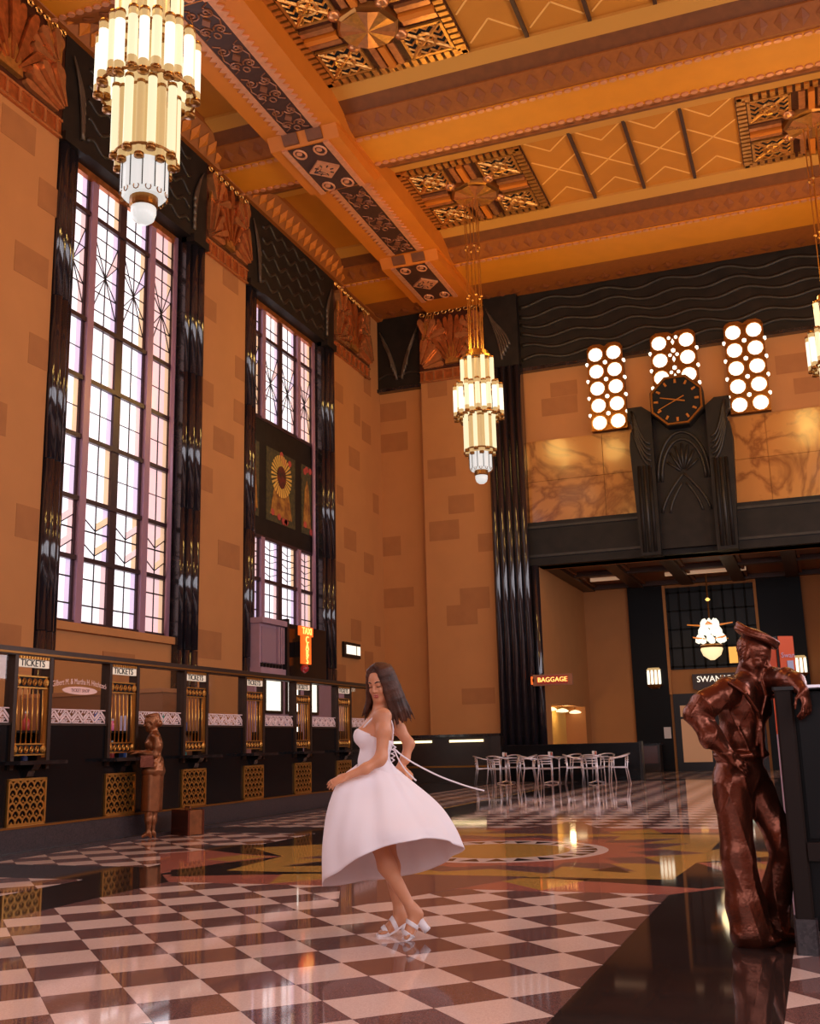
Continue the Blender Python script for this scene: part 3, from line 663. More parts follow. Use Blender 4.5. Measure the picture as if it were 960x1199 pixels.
# lattice windows with round lit panes
def lattice(n, x0, x1, z0, z1, cols, label):
    w = struct('window_%d' % n, label=label)
    xc = (x0+x1)/2; h = (z1-z0)/5; r = .225
    obj('lattice_plate', MB().box(x0, x1, YB-.30, YB-.05, z0, z1-.12), M_brassd, w)
    obj('plate_crest', MB().prism([(x0, z1-.14), (x1, z1-.14), (x1-.06, z1-.03), (x1-.2, z1+.04), (xc+.14, z1+.03), (xc, z1-.06), (xc-.14, z1+.03), (x0+.2, z1+.04), (x0+.06, z1-.03)], YB-.30, YB-.05, tf=lambda x, z, y: (x, y, z)), M_brassd, w)
    dx = (x1-x0)/2-.28
    oct_ = lambda cx, cz, rr, n_=12: [(cx+rr*cos(2*pi*(k+.5)/n_), cz+rr*sin(2*pi*(k+.5)/n_)) for k in range(n_)]
    for k in range(5):
        z = z0+(k+.5)*h-.04
        for q in (-1, 1):
            p = obj('round_pane', MB().prism(oct_(xc+q*dx, z, r), YB-.325, YB-.28, tf=lambda x, z_, y: (x, y, z_)), M_lampw, w)
            obj('pane_rim', MB().tube([(a, YB-.32, b_) for a, b_ in oct_(xc+q*dx, z, r+.025)], .03, 5, closed=True), M_brass, p)
            if k < 4: obj('edge_light', MB().prism(oct_(xc+q*((x1-x0)/2+.015), z+h/2, .052, 6), YB-.32, YB-.2, tf=lambda x, z_, y: (x, y, z_)), M_lampw, w)
        if k < 4: obj('small_pane', MB().prism(oct_(xc, z+h/2, .07, 6), YB-.325, YB-.28, tf=lambda x, z_, y: (x, y, z_)), M_lampw, w)
        if cols == 3:
            for q in (-1, 1): obj('small_pane', MB().prism(oct_(xc+q*.11, z+h*.25, .055, 6), YB-.325, YB-.28, tf=lambda x, z_, y: (x, y, z_)), M_lampw, w)
            obj('small_pane', MB().prism([(xc-.05, z), (xc, z-.10), (xc+.05, z), (xc, z+.10)], YB-.325, YB-.28, tf=lambda x, z_, y: (x, y, z_)), M_lampw, w)
lattice(5, -5.97, -4.82, 10.84, 13.72, 2, 'lit lattice of round panes left of the clock')
lattice(6, -3.93, -2.52, 10.9, 13.78, 3, 'lit lattice of round panes with diamonds, partly behind the clock')
lattice(7, -1.66, -.48, 10.84, 13.78, 2, 'lit lattice of round panes right of the clock')
# clock on its carved dark shield
ck = thing('wall_clock', 'octagonal dark clock with gold numerals on a carved dark shield', 'clock', (CX, YB, 6.62))
def CK(x, o, z): return (x, -o, z)
obj('shield', MB().box(-1.32, 1.32, .02, .42, .2, 4.35).mapped(CK), M_bronzed, ck)
for s in (-1, 1):
    pr = obj('shield_pier', MB().prism([(s*.82, 0), (s*1.42, 0), (s*1.55, 3.45), (s*1.5, 3.9), (s*1.32, 4.1), (s*1.55, 4.35), (s*1.55, 4.72), (s*1.1, 4.72), (s*.82, 4.5)], .1, .68, tf=lambda x, z, y: CK(x, y, z)), M_bronzed, ck)
    for k, d in enumerate((.98, 1.14, 1.3)): obj('pier_flute', MB().tube([CK(s*d, .69, .1), CK(s*d, .69, 2.8)], .055, 8), M_bronzed2 if k == 1 else M_bronzed, pr, smooth=True)
    lf = MB()
    for k in range(5): lf.tube([CK(s*(.92+.5*(i/6)**.8), .69, 2.75+.18*k+(1.0+.02*k)*(i/6)**1.8-.0*k+.25*(i/6)) for i in range(7)], .045, 5)
    obj('feathering', lf.mapped(lambda x, y, z: (x, y, min(z, 4.6))), M_bronzed2, pr, smooth=True)
ar = MB()
for k, rr in enumerate((.78, .66)):
    ar.tube([CK(rr*cos(a)*(1 if True else 1), .44, 2.3+rr*1.95*sin(a)) for a in [pi*i/16 for i in range(17)]], .05, 5)
for k in range(7):
    a = pi*(k+1)/8; ar.tube([CK(.1*cos(a), .44, 2.55+.1*sin(a)), CK(.5*cos(a), .45, 2.55+.9*sin(a))], .04, 5)
for s in (-1, 1):
    ar.tube([CK(s*.72*(1-(i/8)**1.5), .44, 1.3+1.2*(i/8)) for i in range(9)], .04, 5); ar.tube([CK(s*(.42*(1-(i/8)**1.5)+.06), .44, 1.3+.9*(i/8)) for i in range(9)], .035, 5)
obj('carved_arch', ar, M_bronzed2, ck, smooth=True)
zc = 4.72; og = lambda r: [(r*cos(pi/8+k*pi/4), zc+r*sin(pi/8+k*pi/4)) for k in range(8)]
case = obj('clock_case', MB().prism(og(.86), .3, .86, tf=lambda x, z, y: CK(x, y, z)), M_bronzed, ck)
obj('case_rim', MB().tube([CK(a, .87, b_) for a, b_ in og(.80)], .05, 5, closed=True), M_brassd, case)
face = obj('clock_face', MB().prism([(.72*cos(2*pi*k/32), zc+.72*sin(2*pi*k/32)) for k in range(32)], .86, .88, tf=lambda x, z, y: CK(x, y, z)), M_hole, ck)
M_num = mat('gold_numerals', sr(190, 120, 50), .4, metal=.5)
for k in range(12):
    a = pi/2-k*pi/6; obj('hour_mark', MB().prism([(.55*cos(a)-.035*sin(a), zc+.55*sin(a)+.035*cos(a)), (.55*cos(a)+.035*sin(a), zc+.55*sin(a)-.035*cos(a)), (.68*cos(a)+.03*sin(a), zc+.68*sin(a)-.03*cos(a)), (.68*cos(a)-.03*sin(a), zc+.68*sin(a)+.03*cos(a))], .88, .9, tf=lambda x, z, y: CK(x, y, z)), M_num, face)
for a, l, w_ in ((math.radians(166), .5, .03), (math.radians(205), .62, .022)):
    obj('clock_hand', MB().tube([CK(-.26*cos(a), .91, zc-.26*sin(a)), CK(l*cos(a), .91, zc+l*sin(a))], [w_, w_*.6], 5), M_num, face)
# ---------------------------------------------------------------- passage behind the opening
pw = MB().box(XA0-.9, XA0, YB+.8, YF+.3, 2.35, ZO+.3); pw.box(XA0-.9, XA0, YB+.8, 33.87, 0, 2.35); pw.box(XA0-.9, XA0, 39.2, YF+.3, 0, 2.35); pw.box(XA0-.9, XA0, 33.87, 39.2, 0, 1.05)
pw.box(XA0-.85, XA0-.8, 33.87, 39.2, 1.05, 2.35)
struct('wall_passage_left', pw, M_wall, 'tan side wall of the passage with a lit serving niche')
struct('wall_passage_right', MB().box(XA1, XA1+.6, YB+.8, YF+.3, 0, ZO+.3), M_wall, 'tan side wall on the right of the passage')
far = struct('wall_far', MB().box(XA0-.9, XA1+.6, YF, YF+.4, 0, ZO+.3), M_wall, 'tan and black far wall of the passage with glazed doorway')
M_wood = mat('brown_panelled_ceiling', sr(118, 66, 34), .45, noise=.3, nscale=3); M_wood2 = mat('dark_ceiling_beam', sr(70, 42, 26), .4, noise=.3, nscale=3)
pc = struct('ceiling_passage', MB().box(XA0, XA1, YB+.7, YF, ZO+.22, ZO+.4), M_wood, 'brown panelled passage ceiling with beams')
for k in range(6):
    x = XA0+.25+k*1.83; obj('ceiling_beam', MB().box(x-.22, x+.22, YB+.7, YF, ZO+.02, ZO+.22), M_wood2, pc)
    obj('beam_bead', MB().box(x+.24, x+.34, YB+.7, YF, ZO+.12, ZO+.22), M_wood, pc)
for y in (YB+.9, 36.4, YF-.2): obj('ceiling_beam', MB().box(XA0, XA1, y-.14, y+.14, ZO+.05, ZO+.22), M_wood2, pc)
for x0, x1 in ((-4.65, -1.9), (-7.3, -6.2)): tag(box1('ceiling_light_strip', x0, x1, 37.9, 38.02, ZO+.10, ZO+.215, mat('dim_light_strip', (1, .8, .6), .5, emit=.3, ecol=(1, .6, .35))), 'long thin ceiling light strip over the passage doorway' if x1 > -3 else 'short thin ceiling light strip at the left of the passage', 'ceiling light')
for x0, x1 in ((-6.34, -5.05), (-1.72, -.2)): obj('black_pier', MB().box(x0, x1, YF-.12, YF, 0, ZO+.2), M_matte, far)
# glazed upper grille, tan band and doorway between the black piers
gz = obj('glazed_screen', MB().box(-4.98, -1.78, YF-.06, YF, 3.6, 6.6), mat('dark_screen_glass', (.006, .006, .006), .3, spec=.2), far)
obj('screen_post', MB().box(-5.05, -4.95, YF-.16, YF, 2.7, 6.7), M_wall, far); obj('screen_post', MB().box(-1.82, -1.72, YF-.16, YF, 2.7, 6.7), M_wall, far)
for k in range(9): obj('screen_bar', MB().box(-4.9+k*.39, -4.83+k*.39, YF-.1, YF-.05, 3.6, 6.6), M_hole, gz)
for k in range(5): obj('screen_bar', MB().box(-4.98, -1.78, YF-.1, YF-.05, 3.66+k*.68, 3.72+k*.68), M_hole, gz)
M_fr = mat('dim_window_pane', (.022, .019, .016), .35, noise=.8, nscale=.8, spec=.2)
for k in range(8):
    for q in range(4): obj('screen_pane', MB().box(-4.82+k*.39, -4.52+k*.39, YF-.075, YF-.055, 3.74+q*.68, 4.32+q*.68), M_fr, gz)
obj('screen_lit_pane', MB().box(-2.86, -2.56, YF-.08, YF-.055, 3.74, 4.32), mat('amber_lit_pane', (1, .6, .2), .4, emit=.9, ecol=(1, .45, .06)), gz)
door = struct('door_1', MB().box(-4.95, -1.82, YF-.10, YF-.02, 0, 2.72), M_darkm, 'dark framed glazed shop doorway at the far end of the passage')
M_shopw = mat('lit_shop_interior', sr(196, 130, 84), .4, emit=.16, ecol=(1, .55, .28)); M_shopg = mat('bright_shop_screen', sr(190, 220, 190), .4, emit=.9, ecol=(.75, 1, .8))
for x0, x1 in ((-4.82, -3.62), (-3.42, -1.95)):
    lf_ = obj('door_leaf', MB().box(x0, x1, YF-.13, YF-.10, .12, 2.5), M_darkm, door); obj('door_glass', MB().box(x0+.1, x1-.1, YF-.15, YF-.13, .3, 2.3), M_shopw, lf_)
    obj('door_bar', MB().box(x0, x1, YF-.17, YF-.15, 1.82, 1.9), M_darkm, lf_)
for x0, x1, z0, z1, m in ((-2.9, -2.1, 1.25, 1.75, M_shopg), (-2.95, -2.05, .72, 1.12, M_cream), (-4.3, -4.05, 2.0, 2.06, M_neony), (-2.75, -2.5, 2.0, 2.2, M_cream)):
    obj('shop_display', MB().box(x0, x1, YF-.165, YF-.15, z0, z1), m, door)
M_signd = mat('dark_sign_board', sr(58, 34, 20), .4)
sg = thing('shop_sign', 'small dark plaque with glowing letters above the glazed doorway', 'sign', (-3.3, YF-.12, 2.78))
obj('plaque', MB().prism([(-.9, .1), (-.6, 0), (.6, 0), (.9, .1), (.9, .62), (-.9, .62)], -.06, .05, tf=lambda x, z, y: (x, y, z)), M_signd, sg)
text('lettering', 'SWANSON', .30, FY(0, -.07, .42), M_cream, sg); text('lettering', 'GALLERY', .13, FY(0, -.07, .14), M_neony, sg)
# niche in the passage wall with three dish lamps
obj('niche_back', MB().box(XA0-.78, XA0-.74, 33.87, 39.2, 1.05, 2.35), mat('niche_cream', sr(214, 170, 90), .6), None)['kind'] = 'structure'
bpy.data.objects['niche_back'].name = 'wall_niche_back'
point('niche_light', (XA0-.3, 37.4, 2.1), 16, (1, .75, .35), .1)
for k, (px, py) in enumerate(((644, 824), (658, 826), (673, 828))):
    p = on(px, py, 0, XA0-.35); d = tag(obj('dish_lamp', MB().lathe([(.02, .12), (.14, .09), (.23, .03), (.20, 0), (.03, -.02)], 16), mat('lit_dish', (1, .9, .6), .4, emit=1.6, ecol=(1, .84, .5)), None, True, (p[0], p[1], p[2]-.22)), ('glowing dish lamp in the niche nearest the dark column', 'middle glowing dish lamp in the passage niche', 'glowing dish lamp in the niche nearest the far wall')[k], 'lamp', 'dish lamps in the niche')
    obj('lamp_stem', MB().tube([(0, 0, .15), (0, 0, max(.2, 2.35-p[2]+.22))], .02, 6), M_brassd, d)
# bench-like dado with strip lights left of the column, low black wall in front of the passage
M_dado = mat('dark_brown_dado', sr(46, 33, 27), .3, noise=.3, nscale=4)
bn = struct('baseboard_back', MB().box(XL+.1, CX-6.2, YB-.75, YB-.29, 0, 1.36), M_dado, 'dark panelled dado against the back wall with strip lights')
obj('dado_cap', MB().box(XL+.1, CX-6.1, YB-.85, YB-.29, 1.36, 1.44), M_black, bn)
obj('dado_bench', MB().box(XL+.1, CX-6.25, YB-1.25, YB-.75, 0, .44), M_dado, bn); obj('bench_rail', MB().box(XL+.1, CX-6.25, YB-1.27, YB-.75, .44, .49), M_brassd, bn)
obj('dado_end', MB().box(CX-6.35, CX-6.05, YB-.95, YB-.29, 0, 1.36), M_dado, bn)
M_strip = mat('lit_strip', (1, .85, .5), .4, emit=2.6, ecol=(1, .78, .40))
for x0, x1, l in ((-12.9, -11.55, 'glowing strip light on the dark dado beside the woman'), (-10.95, -9.85, 'glowing strip light on the dark dado nearest the reeded column')):
    tag(box1('strip_light', x0, x1, YB-.81, YB-.75, 1.20, 1.27, M_strip), l, 'strip light', 'strip lights on the dado')
lw = struct('wall_low', MB().box(-9.25, -5.0, YB-.85, YB-.6, 0, 1.05), M_blackp, 'low black parapet in front of the passage')
obj('parapet_post', MB().box(-5.06, -4.98, YB-.9, YB-.58, 0, 1.1), M_darkm, lw); obj('parapet_cap', MB().box(-9.25, -5.0, YB-.87, YB-.58, 1.05, 1.07), M_black, lw)
# ================================================================ TICKET COUNTER
XC = -9.1; PIT = 1.868; WY0 = 10.48; WW = .58; CY0, CY1 = 6.6, 21.8
tcn = thing('ticket_counter', 'long black and bronze ticket counter with glazed front and brass vents', 'counter', (XC, CY0, 0))
def TC(u, o, z): return (o, u-CY0, z)           # u = place along the hall, o = towards the hall
def cpart(name, mb, m, parent=tcn, **k): return obj(name, mb.mapped(TC), m, parent, **k)
cpart('plinth', MB().box(CY0, CY1, -.6, .06, 0, .33), M_granite); cpart('plinth_step', MB().box(CY0, CY1, .06, .22, 0, .05), M_granite)
cpart('plinth_bead', MB().box(CY0, CY1, .0, .075, .32, .345), M_brassd)
cpart('top_rail', MB().box(CY0, CY1, -.10, .05, 2.37, 2.47), M_bronzef); cpart('rail_bead', MB().box(CY0, CY1, .05, .075, 2.385, 2.41), M_brassd)
cpart('end_wall', MB().box(CY1-.08, CY1, -1.2, -.1, 0, 1.5), M_blackp)
WINS = [WY0+PIT*i for i in range(-2, 6)]
edges = [CY0]+[e for y in WINS for e in (y-.05, y+WW+.05)]+[CY1]
for k in range(0, len(edges), 2):
    u0, u1 = edges[k], edges[k+1]
    if u1-u0 < .3: continue
    cpart('black_panel', MB().box(u0, u1, -.12, 0, .33, 1.53), M_blackp)
    g = cpart('glass_pane', MB().box(u0, u1, -.03, -.02, 1.55, 2.37), M_glass)
    cpart('sill_bead', MB().box(u0, u1, -.08, .02, 1.53, 1.56), M_bronzef)
    lc = MB(); n = max(2, int((u1-u0)/.21)); st = (u1-u0)/n
    def zg(u_, z_, v_, w_, t=.022):
        L_ = hypot(v_-u_, w_-z_); a, b_ = -(w_-z_)/L_*t/2, (v_-u_)/L_*t/2
        lc.prism([(u_+a, z_+b_), (u_-a, z_-b_), (v_-a, w_-b_), (v_+a, w_+b_)], -.018, -.012, tf=lambda x, z, o: (x, o, z))
    for i in range(n):
        a = u0+i*st
        for dz in (0, .05): zg(a, 1.57+dz, a+st/2, 1.68+dz, .026); zg(a+st/2, 1.68+dz, a+st, 1.57+dz, .026)
        for q in range(3): zg(a+st/2-.07+q*.035, 1.575, a+st/2-.07+q*.035+.03, 1.60, .014); zg(a-.06+q*.05+.02, 1.69, a-.06+q*.05+.05, 1.725, .014)
        zg(a+st*.32, 1.60, a+st*.68, 1.60, .016); zg(a+st*.4, 1.625, a+st*.6, 1.625, .014)
    zg(u0, 1.735, u1, 1.735, .014); zg(u0, 1.565, u1, 1.565, .014)
    cpart('etched_lace_band', lc, M_lace, g)
# one ticket window, then copies
def ticket_window(y):
    w = bpy.data.objects.new('ticket_window', None); COL.objects.link(w); w.parent = tcn; w.location = (0, y-CY0, 0)
    q = lambda name, mb, m, **k: obj(name, mb.mapped(lambda u, o, z: (o, u, z)), m, w, **k)
    for u in (-.06, WW): q('post', MB().box(u, u+.06, -.10, .04, .33 if False else 1.0, 2.38), M_bronzef)
    q('base_panel', MB().box(-.05, WW+.05, -.12, 0, .33, 1.06), M_blackp)
    q('head_moulding', MB().box(0, WW, -.05, .03, 2.335, 2.37), M_brass)
    dn = MB()
    for i in range(11): dn.box(.02+i*.05, .05+i*.05, .03, .045, 2.335, 2.365)
    q('head_dentil', dn, M_brass)
    q('sign_box', MB().box(0, WW, -.04, .02, 2.235, 2.33), M_cream2)
    o = text('ticket_lettering', 'TICKETS', .118, frame_mat((.025, WW*.47, 2.282), (0, 1, 0), (0, 0, 1), (1, 0, 0)), M_darkm, w, .003)
    for z0, z1, nm in ((1.98, 2.13, 'carved_band'), (1.17, 1.31, 'lower_band')):
        q(nm, MB().box(0, WW, -.02, .0, z0, z1), M_hole)
        sc = MB(); zc_ = (z0+z1)/2
        for i in range(6):
            for s in (-1, 1): sc.tube([(WW*(i+.5)/6+.042*(1-t*.8)*cos(s*t*8+pi/2*(1-s)), .012, zc_+.05*(1-t*.8)*sin(s*t*8)) for t in [j/9 for j in range(10)]], .0055, 4)
        for u in (.035, WW-.035): sc.lathe([(.03, -.01), (.036, .01), (.02, .03)], 8).v[-24:] ; sc.v[-24:] = [(u+a, .01+c_, zc_+b_*1.7) for a, b_, c_ in sc.v[-24:]]
        for z in (z0+.006, z1-.006): sc.box(0, WW, -.02, .018, z-.009, z+.009)
        q(nm+'_scroll', sc, M_brass)
    for i in range(6): q('window_bar', MB().tube([(.06+i*(WW-.12)/5, -.005, 1.31), (.06+i*(WW-.12)/5, -.005, 1.98)], .010, 6), M_brass, smooth=True)
    for u in (.0, WW): q('side_stile', MB().box(u-.012, u+.012, -.03, .02, 1.14, 2.0), M_brass)
    q('marble_shelf', MB().box(-.14, WW+.14, -.14, .26, 1.06, 1.105), M_black)
    q('shelf_bracket', MB().prism([(0, 1.06), (.16, 1.06), (.12, 1.0), (.07, .98), (.05, .92), (0, .90)], WW/2-.06, WW/2+.06, tf=lambda o_, z, u: (u, o_, z)), M_black)
    fr = MB(); V0, V1, Z0, Z1 = -.05, WW+.05, .345, .90
    for a in ((V0, V0+.03, Z0, Z1), (V1-.03, V1, Z0, Z1), (V0, V1, Z0, Z0+.03), (V0, V1, Z1-.03, Z1)): fr.box(a[0], a[1], .002, .03, a[2], a[3])
    nC, nR = 5, 6; cw, ch = (V1-V0-.06)/nC, (Z1-Z0-.06)/nR
    for r in range(nR):
        for c_ in range(nC+1):
            u = V0+.03+(c_+(0 if r % 2 else .5))*cw; z = Z0+.03+r*ch
            pts = [(u-cw/2, z-.2*ch), (u-cw/2, z+.35*ch), (u-cw*.32, z+.75*ch), (u, z+ch*.98), (u+cw*.32, z+.75*ch), (u+cw/2, z+.35*ch), (u+cw/2, z-.2*ch)]
            pts = [(min(max(a, V0+.015), V1-.015), b_) for a, b_ in pts if V0-.01 <= a <= V1+.01 and b_ > Z0]
            if len(pts) > 2:
                for j in range(len(pts)-1):
                    (a, b_), (c2, d2) = pts[j], pts[j+1]; L_ = hypot(c2-a, d2-b_) or 1; nx, nz = -(d2-b_)/L_*.013, (c2-a)/L_*.013
                    if L_ > .005: fr.prism([(a+nx, b_+nz), (a-nx, b_-nz), (c2-nx, d2-nz), (c2+nx, d2+nz)], .004, .02, tf=lambda x, z_, o_: (x, o_, z_))
            fr.prism([(u-cw*.17, z+.0*ch), (u+cw*.17, z+.0*ch), (u, z+.32*ch)], .004, .02, tf=lambda x, z_, o_: (x, o_, z_)) if V0+.03 < u-cw*.17 and u+cw*.17 < V1-.03 else None
    q('vent_grille', fr, M_brass)
    return w
M_cream2 = mat('pale_sign_strip', sr(236, 216, 190), .5, emit=.25, ecol=(1, .9, .7))
tw = ticket_window(WINS[0])
for y in WINS[1:]: dup(tw, tcn, (0, y-CY0, 0))
# writing on the glass between the first two windows
lt = (WINS[2]+WW+WINS[3])/2+.03
M_frost = mat('frosted_lettering', sr(232, 190, 178), .6)
text('glass_lettering', 'Gilbert M. & Martha H. Hitchcock', .105, frame_mat((-.012, lt-CY0, 2.10), (0, 1, 0), (0, 0, 1), (1, 0, 0)), M_frost, tcn, .001, sx=.78, bend=.16)
cpart('glass_label', MB().prism([(lt+.36*cos(a)*(1 if abs(cos(a)) < .5 else 1), 1.985+.052*sin(a)) for a in [2*pi*i/20 for i in range(20)]], -.018, -.012, tf=lambda u, z, o: (u, o, z)), M_frost)
text('glass_label_lettering', 'TICKET SHOP', .062, frame_mat((-.009, lt-CY0, 1.985), (0, 1, 0), (0, 0, 1), (1, 0, 0)), mat('grey_rose_lettering', sr(150, 105, 100), .6), tcn, .001)
# ---------------------------------------------------------------- behind the counter
p = on(191, 805.5, 1, 15.6)
pt = thing('shop_partition', 'brown half-height partition box behind the counter glass', 'partition', (-13.38, 15.6, 0))
obj('partition_body', MB().box(0, p[0]+13.38, 0, 1.5, 0, p[2]-.07), M_wall2 if 'M_wall2' in globals() else mat('brown_partition', sr(150, 98, 66), .6), pt); obj('partition_cap', MB().box(0, p[0]+13.40, -.02, 1.52, p[2]-.07, p[2]), mat('partition_cap_tan', sr(176, 118, 78), .6), pt)
def shelf(name, label, x, y, w, h, n, cat='shelf'):
    t = thing(name, label, cat, (x, y, 0))
    for s in (0, w-.03): obj('side_panel', MB().box(-.2, .2, s, s+.03, 0, h), M_darkm, t)
    zs = []
    for k in range(n): z = .1+k*(h-.13)/(n-1); obj('shelf_board', MB().box(-.2, .2, .03, w-.03, z, z+.03), M_darkm, t); zs.append(z+.03)
    obj('back_panel', MB().box(-.22, -.2, 0, w, 0, h), M_darkm, t)
    return zs
SH = [(-10.4, 11.05, 'first'), (-10.4, 13.35, 'second'), (-10.4, 15.1-.02, 'third'), (-10.6, 19.4, 'fifth')]
GC = [(sr(70, 110, 190), 'blue'), (sr(230, 110, 160), 'pink'), (sr(200, 190, 220), 'lavender'), (sr(60, 150, 150), 'teal'), (sr(190, 120, 90), 'copper'), (sr(50, 70, 130), 'navy'), (sr(225, 205, 205), 'white'), (sr(190, 60, 50), 'red')]
for k, (x, y, l) in enumerate(SH):
    zs = shelf('gift_shelf', 'dark gift shelf behind the %s ticket window' % l, x, y, 1.5, 1.5, 4)
    for j, z in enumerate(zs[1:]):
        for i in range(4):
            cidx = (k*3+j*2+i) % 8; cc, nm = GC[cidx]; yy = y+.2+i*.33; hh = (.16, .24, .2, .28)[(i+j) % 4]
            if z+hh > 1.5 and j < 2: hh = .2
            g = thing('gift_bottle' if (i+k) % 2 else 'gift_box', '%s %s, %s on the %s board behind the %s ticket window' % (nm, 'bottle' if (i+k) % 2 else 'gift box', ('first', 'second', 'third', 'fourth')[i], ('lower', 'middle', 'top')[j], l), 'bottle' if (i+k) % 2 else 'box', (x, yy, z+.0005), 0, 'gifts on the shop shelves')
            mm = mat('gift_'+nm, cc, .35)
            if (i+k) % 2: obj('bottle_body', MB().lathe([(.045, 0), (.05, .02), (.05, hh*.6), (.02, hh*.75), (.02, hh)], 10), mm, g, True); obj('bottle_cap', MB().lathe([(.024, hh), (.024, hh+.03)], 8), M_white, g)
            else: obj('box_body', MB().box(-.05, .05, -.07, .07, 0, hh, c=.008), mm, g); obj('box_ribbon', MB().box(-.052, .052, -.012, .012, 0, hh+.004), M_white, g)
# vestibule under window 2: lavender panelled case, dark glossy case with the neon sign, bright doors
vx = XL+.02
vs = struct('door_2', label='daylit vestibule doors under the second window, seen through the counter glass')
M_lav = mat('lavender_grey_paint', sr(172, 136, 148), .45, noise=.15, nscale=4)
M_dayd = mat('daylit_door_glass', (.9, .9, .85), .3, emit=1.6, ecol=(1, .95, .82))
obj('door_case', MB().box(vx, vx+.3, 23.6, 29.0, 0, 3.0), M_lav, vs)
for y0, y1, z0, z1 in ((24.1, 24.95, 2.1, 2.85), (25.3, 25.95, 2.1, 2.85), (24.15, 24.9, .5, 1.7), (25.3, 25.95, .5, 1.7), (26.4, 27.1, 2.1, 2.85), (26.4, 27.1, .5, 1.7)):
    f_ = obj('door_pane', MB().box(vx+.3, vx+.32, y0, y1, z0, z1), M_dayd, vs); obj('pane_frame', MB().box(vx+.3, vx+.36, y0-.06, y1+.06, z1, z1+.07).box(vx+.3, vx+.36, y0-.06, y1+.06, z0-.07, z0).box(vx+.3, vx+.36, y0-.06, y0, z0, z1).box(vx+.3, vx+.36, y1, y1+.06, z0, z1), M_darkm, f_)
obj('lavender_case', MB().box(vx, vx+.34, 23.75, 25.02, 3.0, 4.28), M_lav, vs); obj('case_cornice', MB().box(vx, vx+.46, 23.7, 25.07, 4.28, 4.42), M_lav, vs); obj('case_base', MB().box(vx, vx+.42, 23.7, 25.07, 3.0, 3.16), M_lav, vs)
obj('case_panel', MB().box(vx+.34, vx+.37, 23.85, 24.6, 3.3, 4.2), mat('lavender_panel', sr(150, 118, 130), .5), vs)
for u in (24.68, 24.82, 24.94): obj('case_pilaster', MB().box(vx+.34, vx+.42, u-.035, u+.035, 3.3, 4.25), M_lav, vs)
dd = MB()
for i in range(7): dd.box(vx+.34, vx+.40, 23.8+i*.17, 23.88+i*.17, 3.18, 3.28)
obj('case_dentil', dd, M_darkm, vs)
obj('glossy_case', MB().box(vx, vx+.30, 25.16, 27.75, 3.0, 4.42), M_blackp, vs); obj('case_post', MB().box(vx, vx+.46, 25.05, 25.17, 3.0, 4.5), M_darkm, vs)
tx = thing('neon_taxi_sign', 'orange neon sign reading TAXI CABS below the second window', 'sign', (vx+.62, 25.85, 3.05))
obj('sign_box', MB().box(-.07, .0, -.22, .30, .30, 1.05), M_neonr, tx); obj('sign_head', MB().box(-.07, .0, -.36, .42, 1.05, 1.30), M_neonr, tx)
obj('sign_mount', MB().box(-.33, -.07, -.04, .04, .5, .9), M_darkm, tx); obj('sign_bulb', MB().lathe([(.02, .06), (.1, .12), (.12, .2), (.08, .27)], 10), mat('red_lens', (.3, .02, .02), .2, emit=.3), tx, True, (-.05, 0, 0))
text('neon_letters', 'TAXI', .26, frame_mat((.012, .03, 1.17), (0, 1, 0), (0, 0, 1), (1, 0, 0)), M_neony, tx, .01)
for k, ch_ in enumerate('CABS'): text('neon_letter', ch_, .27, frame_mat((.012, .04, .94-k*.185), (0, 1, 0), (0, 0, 1), (1, 0, 0)), M_neony, tx, .01)
p0 = on(411.5, 762, 0, XL+.05)
es = thing('lit_wall_sign', 'small black wall sign with two glowing cream panels near the corner', 'sign', (XL+.01, p0[1], p0[2]-.22))
obj('sign_case', MB().box(0, .08, -.62, .62, 0, .46), M_darkm, es); obj('lit_panel', MB().box(.08, .09, -.46, .26, .1, .37), M_cream, es); obj('lit_panel', MB().box(.08, .09, .34, .58, .1, .37), M_cream, es)
bg = thing('baggage_sign', 'red neon sign reading BAGGAGE beside the reeded column', 'sign', (-7.62, YB-.62, 2.86))
obj('sign_case', MB().box(-.60, .64, 0, .14, -.02, .32), mat('tan_sign_case', sr(150, 92, 56), .5), bg); obj('sign_face', MB().box(-.46, .5, -.02, 0, .03, .27), mat('dark_red_face', (.05, .004, .003), .4, emit=.25, ecol=(1, .05, .01)), bg)
text('neon_letters', 'BAGGAGE', .20, FY(.02, -.03, .15), M_neony, bg, .008); text('neon_outline', 'BAGGAGE', .212, FY(.02, -.022, .15), M_neonr, bg, .003)
obj('sign_arm', MB().box(-.62, -.56, 0, .56, .1, .2), M_darkm, bg); obj('sign_back_face', MB().box(-.66, -.60, .0, .14, .03, .27), M_neonr, bg)
